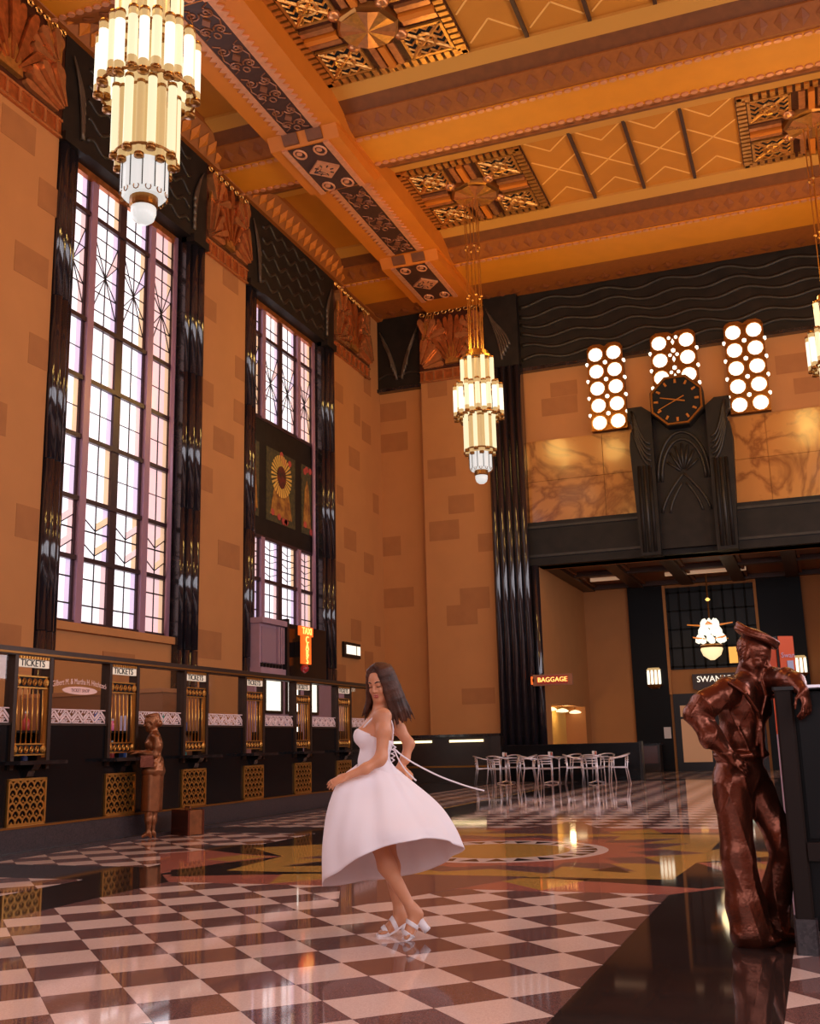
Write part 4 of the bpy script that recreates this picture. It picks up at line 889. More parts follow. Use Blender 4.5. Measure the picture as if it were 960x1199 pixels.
# ================================================================ CHANDELIERS
def ctube(r, z0, z1, cap=.16):
    mb = MB(); n = 10
    for (a, b_, m) in ((z0, z0+cap, 1), (z0+cap, z1-cap, 0), (z1-cap, z1, 1)): mb.lathe([(r, a), (r, b_)], n, m=m, cap=False)
    mb.lathe([(r*.3, z0-.03), (r*1.12, z0-.02), (r*1.12, z0+.035), (r, z0+.04)], n, m=2); mb.lathe([(r*1.06, z1-.05), (r*1.06, z1-.02), (r, z1), (r*.8, z1)], n, m=2)
    return mb
def chandelier(label, x, y, z):
    c = thing('chandelier', label, 'chandelier', (x, y, z), 0, 'tiered glass tube chandeliers')
    obj('bowl', MB().lathe([(.02, 0), (.08, .01), (.14, .06), (.165, .14), (.165, .22)], 20), M_drum, c, True)
    obj('bowl_collar', MB().lathe([(.165, .22), (.185, .24), (.185, .36), (.23, .38)], 20), M_brassd, c)
    d = obj('drum', MB().lathe([(.26, .36), (.31, .42), (.31, .83), (.27, .85)], 24), M_drum, c, False)
    for k in range(12):
        a = 2*pi*k/12; obj('drum_rib', MB().tube([(.315*cos(a), .315*sin(a), .40), (.315*cos(a), .315*sin(a), .84)], .009, 4), M_darkm, d)
        a += pi/12; obj('drum_scallop', MB().tube([(.30*cos(a+.12*cos(q)), .30*sin(a+.12*cos(q)), .39+.045*sin(q)) for q in [pi*j/4 for j in range(8)]], .008, 4, closed=True), M_brassd, d)
    obj('core', MB().lathe([(.25, .86), (.27, 1.0), (.27, 3.5), (.2, 3.6)], 16), M_tubea, c, True)
    for nm, n, R, r, z0, z1, m in (('lower_tier', 16, .40, .058, .88, 1.95, M_tube), ('ring_tier', 24, .635, .066, 1.82, 2.74, M_tubeh), ('upper_tier', 14, .41, .062, 2.66, 3.55, M_tube)):
        t = obj(nm, MB().tube([(R*cos(2*pi*k/48), R*sin(2*pi*k/48), z0+.05) for k in range(48)], .022, 6, closed=True), M_brassd, c)
        obj('tier_ring', MB().tube([((R-.05)*cos(2*pi*k/48), (R-.05)*sin(2*pi*k/48), z1-.1) for k in range(48)], .018, 6, closed=True), M_brassd, t)
        protos = [obj('glass_tube', ctube(r, z0+dz, z1+dz*.8, .15 if m is M_tubeh else .06), [(m if dz == 0 else (M_tube if m is M_tubeh else M_tubea)), M_tubea, M_brassd], t, True, (0, 0, -50)) for dz in (0, .09 if m is M_tubeh else -.10)]
        for k in range(n):
            a = 2*pi*k/n; o = protos[k % 2] if k < 2 else dup(protos[k % 2], t)
            rr = R if k % 2 == 0 else R-.05
            o.location = (rr*cos(a), rr*sin(a), 0)
    obj('canopy', MB().lathe([(.44, 3.5), (.44, 3.56), (.34, 3.6), (.32, 3.72), (.18, 3.78), (.06, 3.85)], 16), M_brassd, c)
    h = 16.2-z
    for k in range(6):
        a = 2*pi*k/6; rd = obj('suspension_rod', MB().tube([(.2*cos(a), .2*sin(a), 3.7), (.2*cos(a), .2*sin(a), h)], .014, 5), M_brass, c)
        for q in (.36, .68): obj('rod_bead', MB().lathe([(.012, -.05), (.045, -.01), (.045, .01), (.012, .05)], 8), M_brass, rd, True, (.2*cos(a), .2*sin(a), 3.7+q*(h-3.7)))
    return c
ZCH = 7.93
chandelier('tall tiered glass tube chandelier in the upper left, closest to the camera', *fl(167.5, 262, ZCH)[:2], ZCH)
chandelier('tiered glass tube chandelier hanging in front of the reeded dark column', *fl(564, 566.5, ZCH)[:2], ZCH)
chandelier('tiered glass tube chandelier cut off by the right edge of the photo', CX+4.45, 26.35, ZCH)
for x, y in ((CX-4.45, 10.93), (CX-4.5, 26.35), (CX+4.45, 26.35), (CX+4.45, 10.93)):  # unseen points added above the canopies to carry the chandeliers' warm light
    for k in range(3):
        a = 2.1*k; point('added_chandelier_glow', (x+1.3*cos(a), y+1.3*sin(a), 12.0), CHP, WARM, .4)
# ---------------------------------------------------------------- lights on the far wall and in the passage
pd = thing('pendant_lamp', 'glowing tiered pendant lamp with star wings in front of the dark screen', 'lamp', (-3.32, 38.6, 3.95))
obj('bowl', MB().lathe([(.08, -.16), (.3, 0), (.38, .2), (.36, .28)], 12), mat('cream_bowl', (1, .8, .5), .4, emit=1.3, ecol=(1, .72, .38)), pd, True); obj('collar', MB().lathe([(.38, .26), (.42, .32), (.36, .38)], 12), M_brassd, pd)
for k in range(3):
    for q in range(8):
        a = 2*pi*q/8+k*.4; r = .42-.1*k; obj('flame_glass', MB().lathe([(.02, 0), (.11, .06), (.1, .2), (.02, .32)], 6), M_tubeh, pd, True, (r*cos(a), r*sin(a), .42+.27*k))
for k in range(8):
    a = 2*pi*k/8; z = .55 if k % 2 else 1.05; obj('star_wing', MB().prism([(.35, -.12), (.78, 0), (.35, .12)], z-.02, z+.02, tf=lambda x, y, h: (x*cos(a)-y*sin(a), x*sin(a)+y*cos(a), h+.12*(x-.3))), mat('orange_wing', sr(230, 120, 40), .4, emit=.35, ecol=(1, .35, .05)), pd)
obj('stem', MB().tube([(0, 0, 1.0), (0, 0, 2.93)], .03, 6), M_brassd, pd); obj('stem_bead', MB().lathe([(.03, 1.9), (.09, 1.96), (.03, 2.02)], 8), M_neony, pd)
point('pendant_light', (-3.32, 37.6, 4.6), 14, WARM, .3)
for x, l in ((-5.6, 'glowing wall sconce on the black pier left of the doorway'), (-.72, 'glowing wall sconce on the black pier right of the sailor statue')):
    p = on(766, 795, 1, YF-.25) if x < -4 else on(936, 781, 1, YF-.25)
    s_ = thing('wall_sconce', l, 'sconce', (p[0], YF-.125, p[2]-.36), 0, 'sconces on the far piers')
    obj('back_plate', MB().box(-.16, .16, -.06, 0, .02, .74), M_brassd, s_)
    for k in range(4): obj('sconce_tube', MB().lathe([(.04, .16), (.05, .22), (.05, .6), (.035, .7)], 8), M_tubeh, s_, True, (-.2+k*.133, -.16, 0))
    obj('sconce_cup', MB().lathe([(.04, 0), (.2, .06), (.3, .16)], 12).mapped(lambda x, y, z: (x, y*.45-.15, z)), M_brassd, s_); obj('sconce_crown', MB().lathe([(.27, .68), (.2, .76)], 12).mapped(lambda x, y, z: (x, y*.45-.15, z)), M_tubea, s_)
tag(box1('notice_card', -5.35, -5.1, YF-.14, YF-.122, 1.15, 1.55, M_white), 'small white notice on the black pier', 'notice')
tc = thing('side_cabinet', 'dark low cabinet standing by the black pier in the passage', 'cabinet', (-6.1, 39.2, 0))
obj('cabinet_body', MB().box(-.7, .7, -.3, .3, 0, .95), M_dado, tc); obj('cabinet_front', MB().box(-.62, .62, -.33, -.3, .3, .9), mat('mauve_reflecting_panel', sr(90, 66, 66), .25), tc); obj('cabinet_top', MB().box(-.74, .74, -.34, .32, .95, 1.0), M_black, tc)
# ================================================================ CAFE TABLES AND CHAIRS
def chair_proto():
    c = thing('cafe_chair', '', 'chair')
    R = .0165
    for s in (-1, 1):
        obj('leg', MB().tube([(s*.25, -.25, 0), (s*.245, -.22, .42), (s*.26, -.20, .64)], R, 6), M_alu, c, True)
        obj('leg', MB().tube([(s*.22, .28, 0), (s*.2, .21, .42), (s*.2, .24, .76)], R, 6), M_alu, c, True)
    obj('arm_loop', MB().tube([(-.26, -.20, .64), (-.28, -.12, .675), (-.29, .05, .70), (-.24, .22, .75), (-.12, .30, .78), (0, .32, .785), (.12, .30, .78), (.24, .22, .75), (.29, .05, .70), (.28, -.12, .675), (.26, -.20, .64)], R*1.15, 6), M_alu, c, True)
    obj('seat_frame', MB().tube([(-.22, -.22, .43), (.22, -.22, .43), (.21, .2, .42), (-.21, .2, .42)], R, 6, closed=True), M_alu, c)
    for k in range(6): obj('seat_slat', MB().box(-.22, .22, -.2+k*.068, -.2+k*.068+.045, .435, .447), M_alu, c)
    for k in range(3): obj('back_slat', MB().tube([(-.2, .235, .56+k*.065), (0, .275, .56+k*.065), (.2, .235, .56+k*.065)], .016, 6), M_alu, c, True)
    return c
def table_proto():
    t = thing('cafe_table', '', 'table')
    obj('table_top', MB().lathe([(.33, .70), (.35, .71), (.35, .73), (.34, .735)], 28), M_alu, t); obj('table_column', MB().lathe([(.035, .02), (.035, .70)], 10), M_alu, t, True)
    for k in range(4):
        a = pi/4+k*pi/2; obj('table_foot', MB().tube([(0, 0, .06), (.3*cos(a), .3*sin(a), .015)], [.022, .014], 6), M_alu, t)
    return t
def holder_proto():
    t = thing('condiment_holder', '', 'holder')
    obj('holder_base', MB().box(-.07, .07, -.05, .05, 0, .02), M_darkm, t); obj('napkin_stack', MB().box(-.06, .0, -.04, .04, .02, .14), M_white, t); obj('salt_jar', MB().lathe([(.025, .02), (.025, .11), (.015, .13)], 8), M_alu, t, True, (.035, .02, 0)); obj('pepper_jar', MB().lathe([(.025, .02), (.025, .10), (.015, .12)], 8), M_tp, t, True, (.035, -.025, 0))
    return t
c0, t0, h0 = chair_proto(), table_proto(), holder_proto(); first = True
ordn = ('left', 'middle', 'right')
for k, (px, chairs) in enumerate(((593, ((-.62, -.1, 1.4), (-.05, -.64, 3.0), (.6, .05, 4.2), (.0, .64, -.5))), (647, ((-.6, -.2, 2.1), (.05, -.66, 3.3), (.45, .45, -1.2))), (699, ((-.6, .05, 1.8), (.05, -.7, 3.4), (.62, .0, 4.4), (.1, .64, -.2))))):
    p = fl(px, 917.2)
    t = t0 if first else dup(t0); t.location = (p[0], p[1], 0); tag(t, 'round aluminium cafe table, the %s one of three' % ordn[k], 'table', 'cafe tables')
    h = h0 if first else dup(h0); h.location = (p[0]-.02, p[1], .7355); tag(h, 'napkin and condiment holder on the %s cafe table' % ordn[k], 'holder', 'condiment holders')
    for j, (dx, dy, rz) in enumerate(chairs):
        c = c0 if first else dup(c0); first = False; c.location = (p[0]+dx, p[1]+dy, 0); c.rotation_euler = (0, 0, math.atan2(dy, dx)-pi/2+(.25, -.2, .3, -.1)[j])
        tag(c, 'aluminium cafe armchair %s the %s of the three cafe tables' % (('left of', 'in front of', 'right of', 'behind')[j], ordn[k]), 'chair', 'aluminium cafe armchairs')
# ================================================================ KIOSK AND POSTER COLUMN
kz = 1.47
kk = thing('display_kiosk', 'tall dark glossy kiosk that the bronze sailor leans on', 'kiosk', (-.24, 6.62, 0))
obj('kiosk_panel', MB().box(.09, 1.5, .06, .66, .12, kz-.03), M_matte, kk)
for x in (0, 1.42):
    for y in (0, .62): obj('corner_post', MB().box(x, x+.10, y, y+.10, .17, kz-.02, c=.012), mat('dark_bronze_post', sr(36, 26, 22), .55, spec=.15), kk); obj('post_foot', MB().box(x-.012, x+.115, y-.012, y+.115, 0, .19, c=.012), M_granite, kk)
obj('kiosk_top', MB().box(-.01, 1.54, -.01, .74, kz-.02, kz, c=.01), M_darkm, kk); obj('top_edge', MB().box(.16, 1.54, -.02, -.01, kz-.012, kz+.004), M_alu, kk)
obj('lower_rail', MB().box(.10, 1.42, .0, .08, .50, .60), mat('dark_bronze_post', (0, 0, 0)), kk); obj('inner_ledge', MB().box(.12, 1.42, .03, .06, .62, 1.35), mat('black_screen', (.006, .005, .005), .4, spec=.15), kk)
pb = on(908, 745, 1, 7.62)
ps = thing('poster_column', 'orange printed poster column behind the sailor statue', 'poster', (pb[0], 7.62, 0), math.radians(30))
M_org = mat('orange_print', sr(226, 86, 30), .45); M_lavp = mat('lavender_print', sr(206, 176, 196), .45)
obj('column_core', MB().box(0, .12, 0, .10, 0, pb[2]), M_darkm, ps)
obj('front_print', MB().box(.012, .12, -.008, 0, .9, pb[2]), M_org, ps); obj('front_print_low', MB().box(.012, .12, -.008, 0, .05, .9), M_lavp, ps)
obj('side_print', MB().box(-.008, 0, .012, .10, 1.2, pb[2]-.02), M_org, ps); obj('side_print_low', MB().box(-.008, 0, .012, .10, .05, 1.2), M_lavp, ps)
text('print_lettering', 'Swan', .048, frame_mat((.07, -.012, pb[2]-.13), (1, 0, 0), (0, 0, 1), (0, -1, 0)), M_lavp, ps, .001); obj('print_block', MB().box(.06, .105, -.012, -.008, pb[2]-.26, pb[2]-.165), mat('pale_blue_print', sr(180, 180, 205), .5), ps); obj('print_block', MB().box(.03, .075, -.012, -.008, pb[2]-.46, pb[2]-.37), M_lavp, ps)
# ================================================================ FIGURES (smooth implicit surfaces meshed with surface nets)
class Local:
    """upright local frame at a floor point: x to the picture's right, y away from the camera, z up"""
    def __init__(s, X, Y):
        s.b = np.array([X, Y, 0.]); n = hypot(X, Y); s.v = np.array([X/n, Y/n, 0.]); s.r = np.array([s.v[1], -s.v[0], 0.]); s.rz = atan2(s.r[1], s.r[0])
    def __call__(s, px, py, d=0.):
        q = ray(px, py); t = ((s.b-CAM)@s.v-d)/(q@s.v); p = CAM+t*q-s.b
        return np.array([p@s.r, p@s.v, p[2]])
def sd_cap(P, a, b_, ra, rb, sq=None):
    a, b_ = np.asarray(a, float), np.asarray(b_, float); ab = b_-a; L2 = ab@ab+1e-12
    q = P-a; t = np.clip((q@ab)/L2, 0, 1); w = q-t[..., None]*ab
    if sq is not None:
        n = np.asarray(sq[0], float); n = n/np.linalg.norm(n); w = w+((w@n)*(1/sq[1]-1))[..., None]*n
    return np.sqrt((w*w).sum(-1))-(ra+(rb-ra)*t)
def sd_ell(P, c, r, B):
    q = (P-np.asarray(c, float))@B.T; r = np.asarray(r, float)
    k0 = np.sqrt(((q/r)**2).sum(-1)); k1 = np.sqrt(((q/r**2)**2).sum(-1))+1e-9
    return k0*(k0-1)/k1
I3 = np.eye(3)
class SDF:
    def __init__(s): s.p = []
    def cap(s, a, b_, ra, rb=None, k=.03, sq=None, sub=False): s.p.append(('c', np.asarray(a, float), np.asarray(b_, float), ra, ra if rb is None else rb, k, sq, sub)); return s
    def chain(s, pts, rs, k=.03, sq=None):
        for i in range(len(pts)-1): s.cap(pts[i], pts[i+1], rs[i], rs[i+1], k, sq)
        return s
    def ell(s, c, r, B=None, k=.03, sub=False): s.p.append(('e', np.asarray(c, float), np.asarray(r, float), I3 if B is None else B, k, sub)); return s
    def bounds(s, p):
        if p[0] == 'c':
            m = max(p[3], p[4])*(1/min(1, p[6][1]) if False else 1); return np.minimum(p[1], p[2])-m, np.maximum(p[1], p[2])+m
        m = p[2].max(); return p[1]-m, p[1]+m
    def field(s, vox, pad=.03, infl=0.):
        lo = np.min([s.bounds(p)[0] for p in s.p if not p[-1]], 0)-pad-infl; hi = np.max([s.bounds(p)[1] for p in s.p if not p[-1]], 0)+pad+infl
        n = np.ceil((hi-lo)/vox).astype(int)+1
        ax = [lo[i]+vox*np.arange(n[i]) for i in range(3)]
        D = np.full(n, 1.0)
        for p in s.p:
            k = p[-3] if p[0] == 'c' else p[-2]; b0, b1 = s.bounds(p); m = k+.02+infl
            i0 = np.maximum(((b0-m-lo)/vox).astype(int), 0); i1 = np.minimum(((b1+m-lo)/vox).astype(int)+2, n)
            if (i1 <= i0).any(): continue
            sl = tuple(slice(a, b_) for a, b_ in zip(i0, i1))
            G = np.stack(np.meshgrid(*[ax[i][sl[i]] for i in range(3)], indexing='ij'), -1)
            d = sd_cap(G, *p[1:5], p[6]) if p[0] == 'c' else sd_ell(G, p[1], p[2], p[3])
            sub = p[-1]; d = d-infl if not sub else d
            A = D[sl]
            if p[0] == 'c' and p[-1]: sub = True
            if sub:
                h = np.clip(.5-.5*(A+d)/k, 0, 1); D[sl] = A*(1-h)-d*h+k*h*(1-h)
            else:
                h = np.clip(.5+.5*(A-d)/k, 0, 1); D[sl] = A*(1-h)+d*h-k*h*(1-h)
        return D, ax, vox
def nets(D, ax, vox):
    sgn = D < 0
    C = [(i, j, k) for i in (0, 1) for j in (0, 1) for k in (0, 1)]
    n = np.array(D.shape)-1
    cs = np.stack([sgn[i:n[0]+i, j:n[1]+j, k:n[2]+k] for i, j, k in C], -1)
    act = cs.any(-1) & ~cs.all(-1); idx = np.argwhere(act)
    val = np.stack([D[idx[:, 0]+i, idx[:, 1]+j, idx[:, 2]+k] for i, j, k in C], -1)
    acc = np.zeros((len(idx), 3)); cnt = np.zeros(len(idx))
    for a in range(8):
        for b_ in range(a+1, 8):
            df = [abs(C[a][q]-C[b_][q]) for q in range(3)]
            if sum(df) != 1: continue
            va, vb = val[:, a], val[:, b_]; m = (va < 0) != (vb < 0); t = np.where(m, va/np.where(m, va-vb, 1), 0)
            pa, pb = np.array(C[a], float), np.array(C[b_], float)
            acc += np.where(m[:, None], pa+(pb-pa)*t[:, None], 0); cnt += m
    org = np.array([a[0] for a in ax]); V = org+vox*(idx+acc/cnt[:, None])
    num = np.full(act.shape, -1); num[tuple(idx.T)] = np.arange(len(idx)); F = []
    for q in range(3):
        u, w = (q+1) % 3, (q+2) % 3
        s0 = [slice(None)]*3; s1 = [slice(None)]*3; s0[q] = slice(0, -1); s1[q] = slice(1, None)
        ch = sgn[tuple(s0)] != sgn[tuple(s1)]; e = np.argwhere(ch)
        ok = (e[:, u] > 0) & (e[:, w] > 0) & (e[:, u] < n[u]) & (e[:, w] < n[w]); e = e[ok]
        def at(du, dw):
            f = e.copy(); f[:, u] -= du; f[:, w] -= dw; return num[tuple(f.T)]
        quad = np.stack([at(1, 1), at(0, 1), at(0, 0), at(1, 0)], -1)
        inside = sgn[tuple(e.T)]; quad[~inside] = quad[~inside][:, ::-1]; F.append(quad)
    F = np.concatenate(F); F = F[(F >= 0).all(1)]
    return V, F
def sdf_obj(name, fld, m, parent, post=None):
    V, F = nets(*fld)
    me = bpy.data.meshes.new(name); me.vertices.add(len(V)); me.vertices.foreach_set('co', V.astype(np.float32).ravel())
    me.loops.add(len(F)*4); me.loops.foreach_set('vertex_index', F.astype(np.int32).ravel())
    me.polygons.add(len(F)); me.polygons.foreach_set('loop_start', np.arange(0, len(F)*4, 4, dtype=np.int32)); me.polygons.foreach_set('loop_total', np.full(len(F), 4, dtype=np.int32))
    me.update(calc_edges=True); me.validate(); me.polygons.foreach_set('use_smooth', [True]*len(me.polygons)); me.materials.append(m)
    o = bpy.data.objects.new(name, me); COL.objects.link(o); o.parent = parent; return o
def grid_of(fld):
    return np.stack(np.meshgrid(*fld[1], indexing='ij'), -1)
def head_axes(F, U=(0, 0, 1)):
    F = np.asarray(F, float); F /= np.linalg.norm(F); U = np.asarray(U, float); U = U-F*(U@F); U /= np.linalg.norm(U); return F, np.cross(U, F), U
class Head:
    def __init__(s, c, F, U=(0, 0, 1), sc=1.): s.c = np.asarray(c, float); s.F, s.S, s.U = head_axes(F, U); s.B = np.stack([s.F, s.S, s.U]); s.sc = sc
    def __call__(s, f, l, u): return s.c+s.sc*(f*s.F+l*s.S+u*s.U)
    def build(s, D, male=False, ears=True):
        k = s.sc; E = lambda c, r, kk=.02, sub=False: D.ell(s(*c), np.array(r)*k, s.B, kk*k, sub)
        E((-.012, 0, .03), (.098, .076, .098)); E((.03, 0, -.045), (.066, .062, .078)); E((.035, 0, .035), (.062, .064, .06))
        for q in (-1, 1):
            D.cap(s(.0, q*.058, -.055), s(.058, q*.018, -.104), .022*k, .02*k, .03*k)
            E((.062, q*.036, -.036), (.03, .026, .028), .02)
            E((.104, q*.033, .002), (.015, .02, .013), .012, True)
            E((.079, q*.033, .0), (.0155, .017, .0145), .006)
            D.cap(s(.094, q*.013, .021), s(.078, q*.05, .022), .0085*k, .006*k, .014*k)
            E((.1, q*.013, -.040), (.012, .008, .008), .008)
            if ears: E((-.008, q*.078, -.012), (.024, .01, .033), .008)
        E((.07, 0, -.106), (.022, .024, .02), .02)
        D.cap(s(.094, 0, .012), s(.112, 0, -.034), .008*k, .0115*k, .012*k)
        E((.092, 0, -.064), (.013, .024, .0065), .008); E((.09, 0, -.078), (.013, .02, .0075), .008)
        E((.108, 0, -.0705), (.012, .024, .002), .004, True)
        D.cap(s(-.02, 0, -.03), s(-.035, 0, -.15), .052*k, .05*k, .03*k)
def hand(D, wrist, pdir, ndir, L, curl, spread=.22, k=.012, thumb=1, r=.0085):
    """palm from the wrist along pdir, back of the hand looks along ndir, fingers curl away from it"""
    p = np.asarray(pdir, float); p /= np.linalg.norm(p); n = np.asarray(ndir, float); n = n-p*(n@p); n /= np.linalg.norm(n); s = np.cross(n, p); w = np.asarray(wrist, float)
    pl = L*.5; B = np.stack([p, s, n])
    D.ell(w+p*pl*.55, (pl*.62, L*.215, L*.085), B, k*1.5)
    for i, (o, ln) in enumerate(((-.30, .80), (-.10, .95), (.10, .92), (.29, .74))):
        b0 = w+p*pl*.92+s*o*L*.52; a = curl+.06*i; fl_ = L*.5*ln; q = b0; ang = a*.45
        dr = p+s*o*spread; dr /= np.linalg.norm(dr)
        for j, sg in enumerate((.44, .31, .25)):
            dd = dr*cos(ang)-n*sin(ang); e_ = q+dd*fl_*sg; D.cap(q, e_, r*(1-.1*j), r*(.92-.1*j), k*.45); q = e_; ang += a*(.75 if j == 0 else .6)
    t0 = w+p*pl*.22+s*thumb*L*.15; t1 = t0+(p*.55+s*thumb*.55-n*.35)*L*.22; t2 = t1+(p*.85+s*thumb*.12-n*.35)*L*.2; t3 = t2+(p*.9-n*.4)*L*.13
    D.cap(t0, t1, r*1.7, r*1.3, k); D.cap(t1, t2, r*1.2, r*1.05, k*.5); D.cap(t2, t3, r*1.05, r*.85, k*.5)
def catmull(P, n):
    P = [np.asarray(p, float) for p in P]; Q = [2*P[0]-P[1]]+P+[2*P[-1]-P[-2]]; out = []
    for i in range(1, len(Q)-2):
        for j in range(n):
            t = j/n; a, b_, c, d = Q[i-1:i+3]
            out.append(.5*((2*b_)+(c-a)*t+(2*a-5*b_+4*c-d)*t*t+(3*b_-a-3*c+d)*t**3))
    return out+[P[-1]]
# ---------------------------------------------------------------- the woman in the white dress
M_skin = mat('warm_tan_skin', sr(214, 146, 108), .45, noise=.12, nscale=9, spec=.4); M_skin.node_tree.nodes['Principled BSDF'].inputs['Subsurface Weight'].default_value = .12; M_skin.node_tree.nodes['Principled BSDF'].inputs['Subsurface Radius'].default_value = (.02, .008, .004)
M_hair = mat('dark_brown_hair', sr(92, 54, 38), .55, noise=1, nscale=9, col2=sr(46, 27, 19), bump=.2, bscale=70, spec=.25)
M_dress = mat('white_cotton_dress', sr(244, 234, 238), .8, bump=.08, bscale=220); M_shoe = mat('white_leather', sr(238, 226, 226), .4); M_lip = mat('rose_lips', sr(176, 78, 70), .35); M_brow = mat('dark_brow', sr(44, 26, 20), .6); M_sole = mat('tan_sole', sr(150, 96, 72), .5); M_nail = mat('pale_nail', sr(235, 200, 195), .3)
J = Local(-2.60, 6.66); lady = thing('person', 'woman in a swirling white dress and white heeled sandals, holding out her skirt', 'person', J.b, J.rz)
def torso(D, g=0.):
    D.ell(J(441, 862, .0), (.112+g, .148+g, .135+g), k=.05); D.ell(J(437.5, 892, 0), (.098+g, .118+g, .11+g), k=.05); D.ell(J(447, 917, 0), (.132+g, .158+g, .12+g), k=.06)
    for d in (.066, -.066): D.ell(J(425.5, 862, d), (.060+g, .062+g, .062+g), k=.035)
    D.cap(J(446, 840, .125), J(449, 841, -.125), .056+g, .056+g, .05)
D = SDF(); torso(D)
H_ = Head(J(445.8, 799.5, .03), (-.50, -.83, -.30), (-.08, -.10, 1), .92); H_.build(D, ears=False)
D.chain([J(446, 812, .0), J(446, 832, .0), J(446, 846, 0)], [.05, .047, .07], .04)
# near (left) arm down to the skirt
D.chain([J(449.5, 838.5, .150), J(449, 856, .178), J(446.5, 886, .20), J(444, 891, .215)], [.050, .044, .035, .032], .03)
D.chain([J(444, 890, .215), J(428, 900, .245), J(405, 909.5, .27)], [.035, .031, .0215], .03)
hand(D, J(406, 909.5, .27), J(390, 916, .30)-J(406, 909.5, .27), (.15, -.55, .8), .155, .42, thumb=-1, r=.0075)
# far (right) arm bent behind the back
D.chain([J(455, 843, -.150), J(467, 853, -.175), J(479, 871, -.165)], [.046, .040, .034], .03)
D.chain([J(479, 871, -.165), J(474, 889, -.14), J(466, 901, -.11)], [.034, .030, .022], .03)
hand(D, J(468, 899, -.12), J(480, 906, -.05)-J(468, 899, -.12), (.5, -.6, .5), .16, .7)
# legs and feet
ft = {}
for nm, hip, kn, cf, an, hl, bl, to in (('near', (456, 925, .085), (443, 985, .10), (453, 1014, .085), (482, 1064, .09), (489.5, 1071, .09), (479.5, 1092, .11), (474, 1099.0, .115)), ('far', (454, 925, -.08), (452, 985, -.05), (458, 1015, -.06), (467.5, 1067, -.09), (471.5, 1076, -.09), (454, 1089.5, -.075), (443.5, 1092.2, -.06))):
    P = [J(*q) for q in (hip, kn, cf, an, hl, bl, to)]; ft[nm] = P
    D.chain(P[:4], [.088, .056, .054, .031], .035); D.cap(P[3], P[4], .033, .029, .03); D.cap(P[3]*.6+P[4]*.4, P[5], .033, .03, .03); D.cap(P[4], P[5], .027, .03, .03)
    dr = P[6]-P[5]; sd = np.cross(dr, (0, 0, 1)); sd /= np.linalg.norm(sd)+1e-9
    for i in range(5): o = (i-2)*.0155; D.cap(P[5]+sd*o, P[6]+sd*o*1.05-dr*abs(i-1.5)*.09, .0125, .0085 if i else .010, .008)
sdf_obj('body', D.field(.0062), M_skin, lady)
# face: brows, lashes, lips
for q in (-1, 1):
    obj('eyebrow', MB().tube([tuple(H_(.101, q*.014, .022)), tuple(H_(.097, q*.032, .030)), tuple(H_(.081, q*.052, .024))], [.0035, .0042, .002], 6), M_brow, lady, True)
    obj('eyelash', MB().tube([tuple(H_(.0935, q*.019, -.004)), tuple(H_(.0965, q*.033, -.0075)), tuple(H_(.086, q*.048, -.004))], [.0022, .0032, .0022], 5), M_brow, lady, True)
for u, w_, h_ in ((-.0645, .024, .0062), (-.0775, .021, .0078)):
    e = MB().lathe([(max(.001, sin(a)), cos(a)) for a in [pi*i/8 for i in range(9)]], 12); obj('lip', e.mapped(lambda x, y, z: tuple(H_(.0935+.0125*x, w_*y*1.0, u+h_*z))), M_lip, lady, True)
# hair
D = SDF(); D.ell(H_(-.018, 0, .042), np.array((.106, .085, .102))*.88, H_.B, .02); D.ell(H_(-.05, 0, -.05), np.array((.07, .078, .11))*.88, H_.B, .03)
rg = np.random.RandomState(3); NS = 84
for i in range(NS):      # strands from the parting over the skull, flaring towards the ends and blown to the right
    th = math.radians(33+286*i/(NS-1)); c_, s_ = cos(th), sin(th); side = 1 if s_ > 0 else -1; j = rg.uniform(-1, 1, 4)
    p0_ = H_(.045*c_+.005, side*.006, .140-.012*abs(c_)); p1 = H_(.082*c_-.012, .072*s_, .098); p2 = H_(.104*c_-.016, .094*s_, .015+.006*j[0])
    p3 = H_((.108+.008*j[1])*c_-.022, (.112+.008*j[1]+(.018 if s_ < 0 else 0))*s_, -.12)+np.array([.010 if s_ > 0 or c_ < 0 else -.004, 0, 0])
    bl = .010+.018*j[2] if (s_ > 0 or c_ < -.3) else -.010+.012*j[2]
    p4 = H_((.128+.02*j[3])*c_-.028, (.142+.02*j[3]+(.05 if s_ < 0 else 0))*s_, -.295+.03*j[0]+(.05 if s_ < 0 else 0))+np.array([bl, 0, 0])
    D.chain(catmull([p0_, p1, p2, p3, p4], 2), list(np.interp(np.linspace(0, 1, 9), [0, .25, .6, .85, 1], [.008, .013, .014, .011, .003])), .008)
fld = D.field(.0062); G = grid_of(fld)
face = sd_ell(G, H_(.088, .0, -.018), np.array((.075, .060, .094))*.88, H_.B); D2 = np.maximum(fld[0], -face)   # opening for the face
sdf_obj('hair', (D2, fld[1], fld[2]), M_hair, lady)
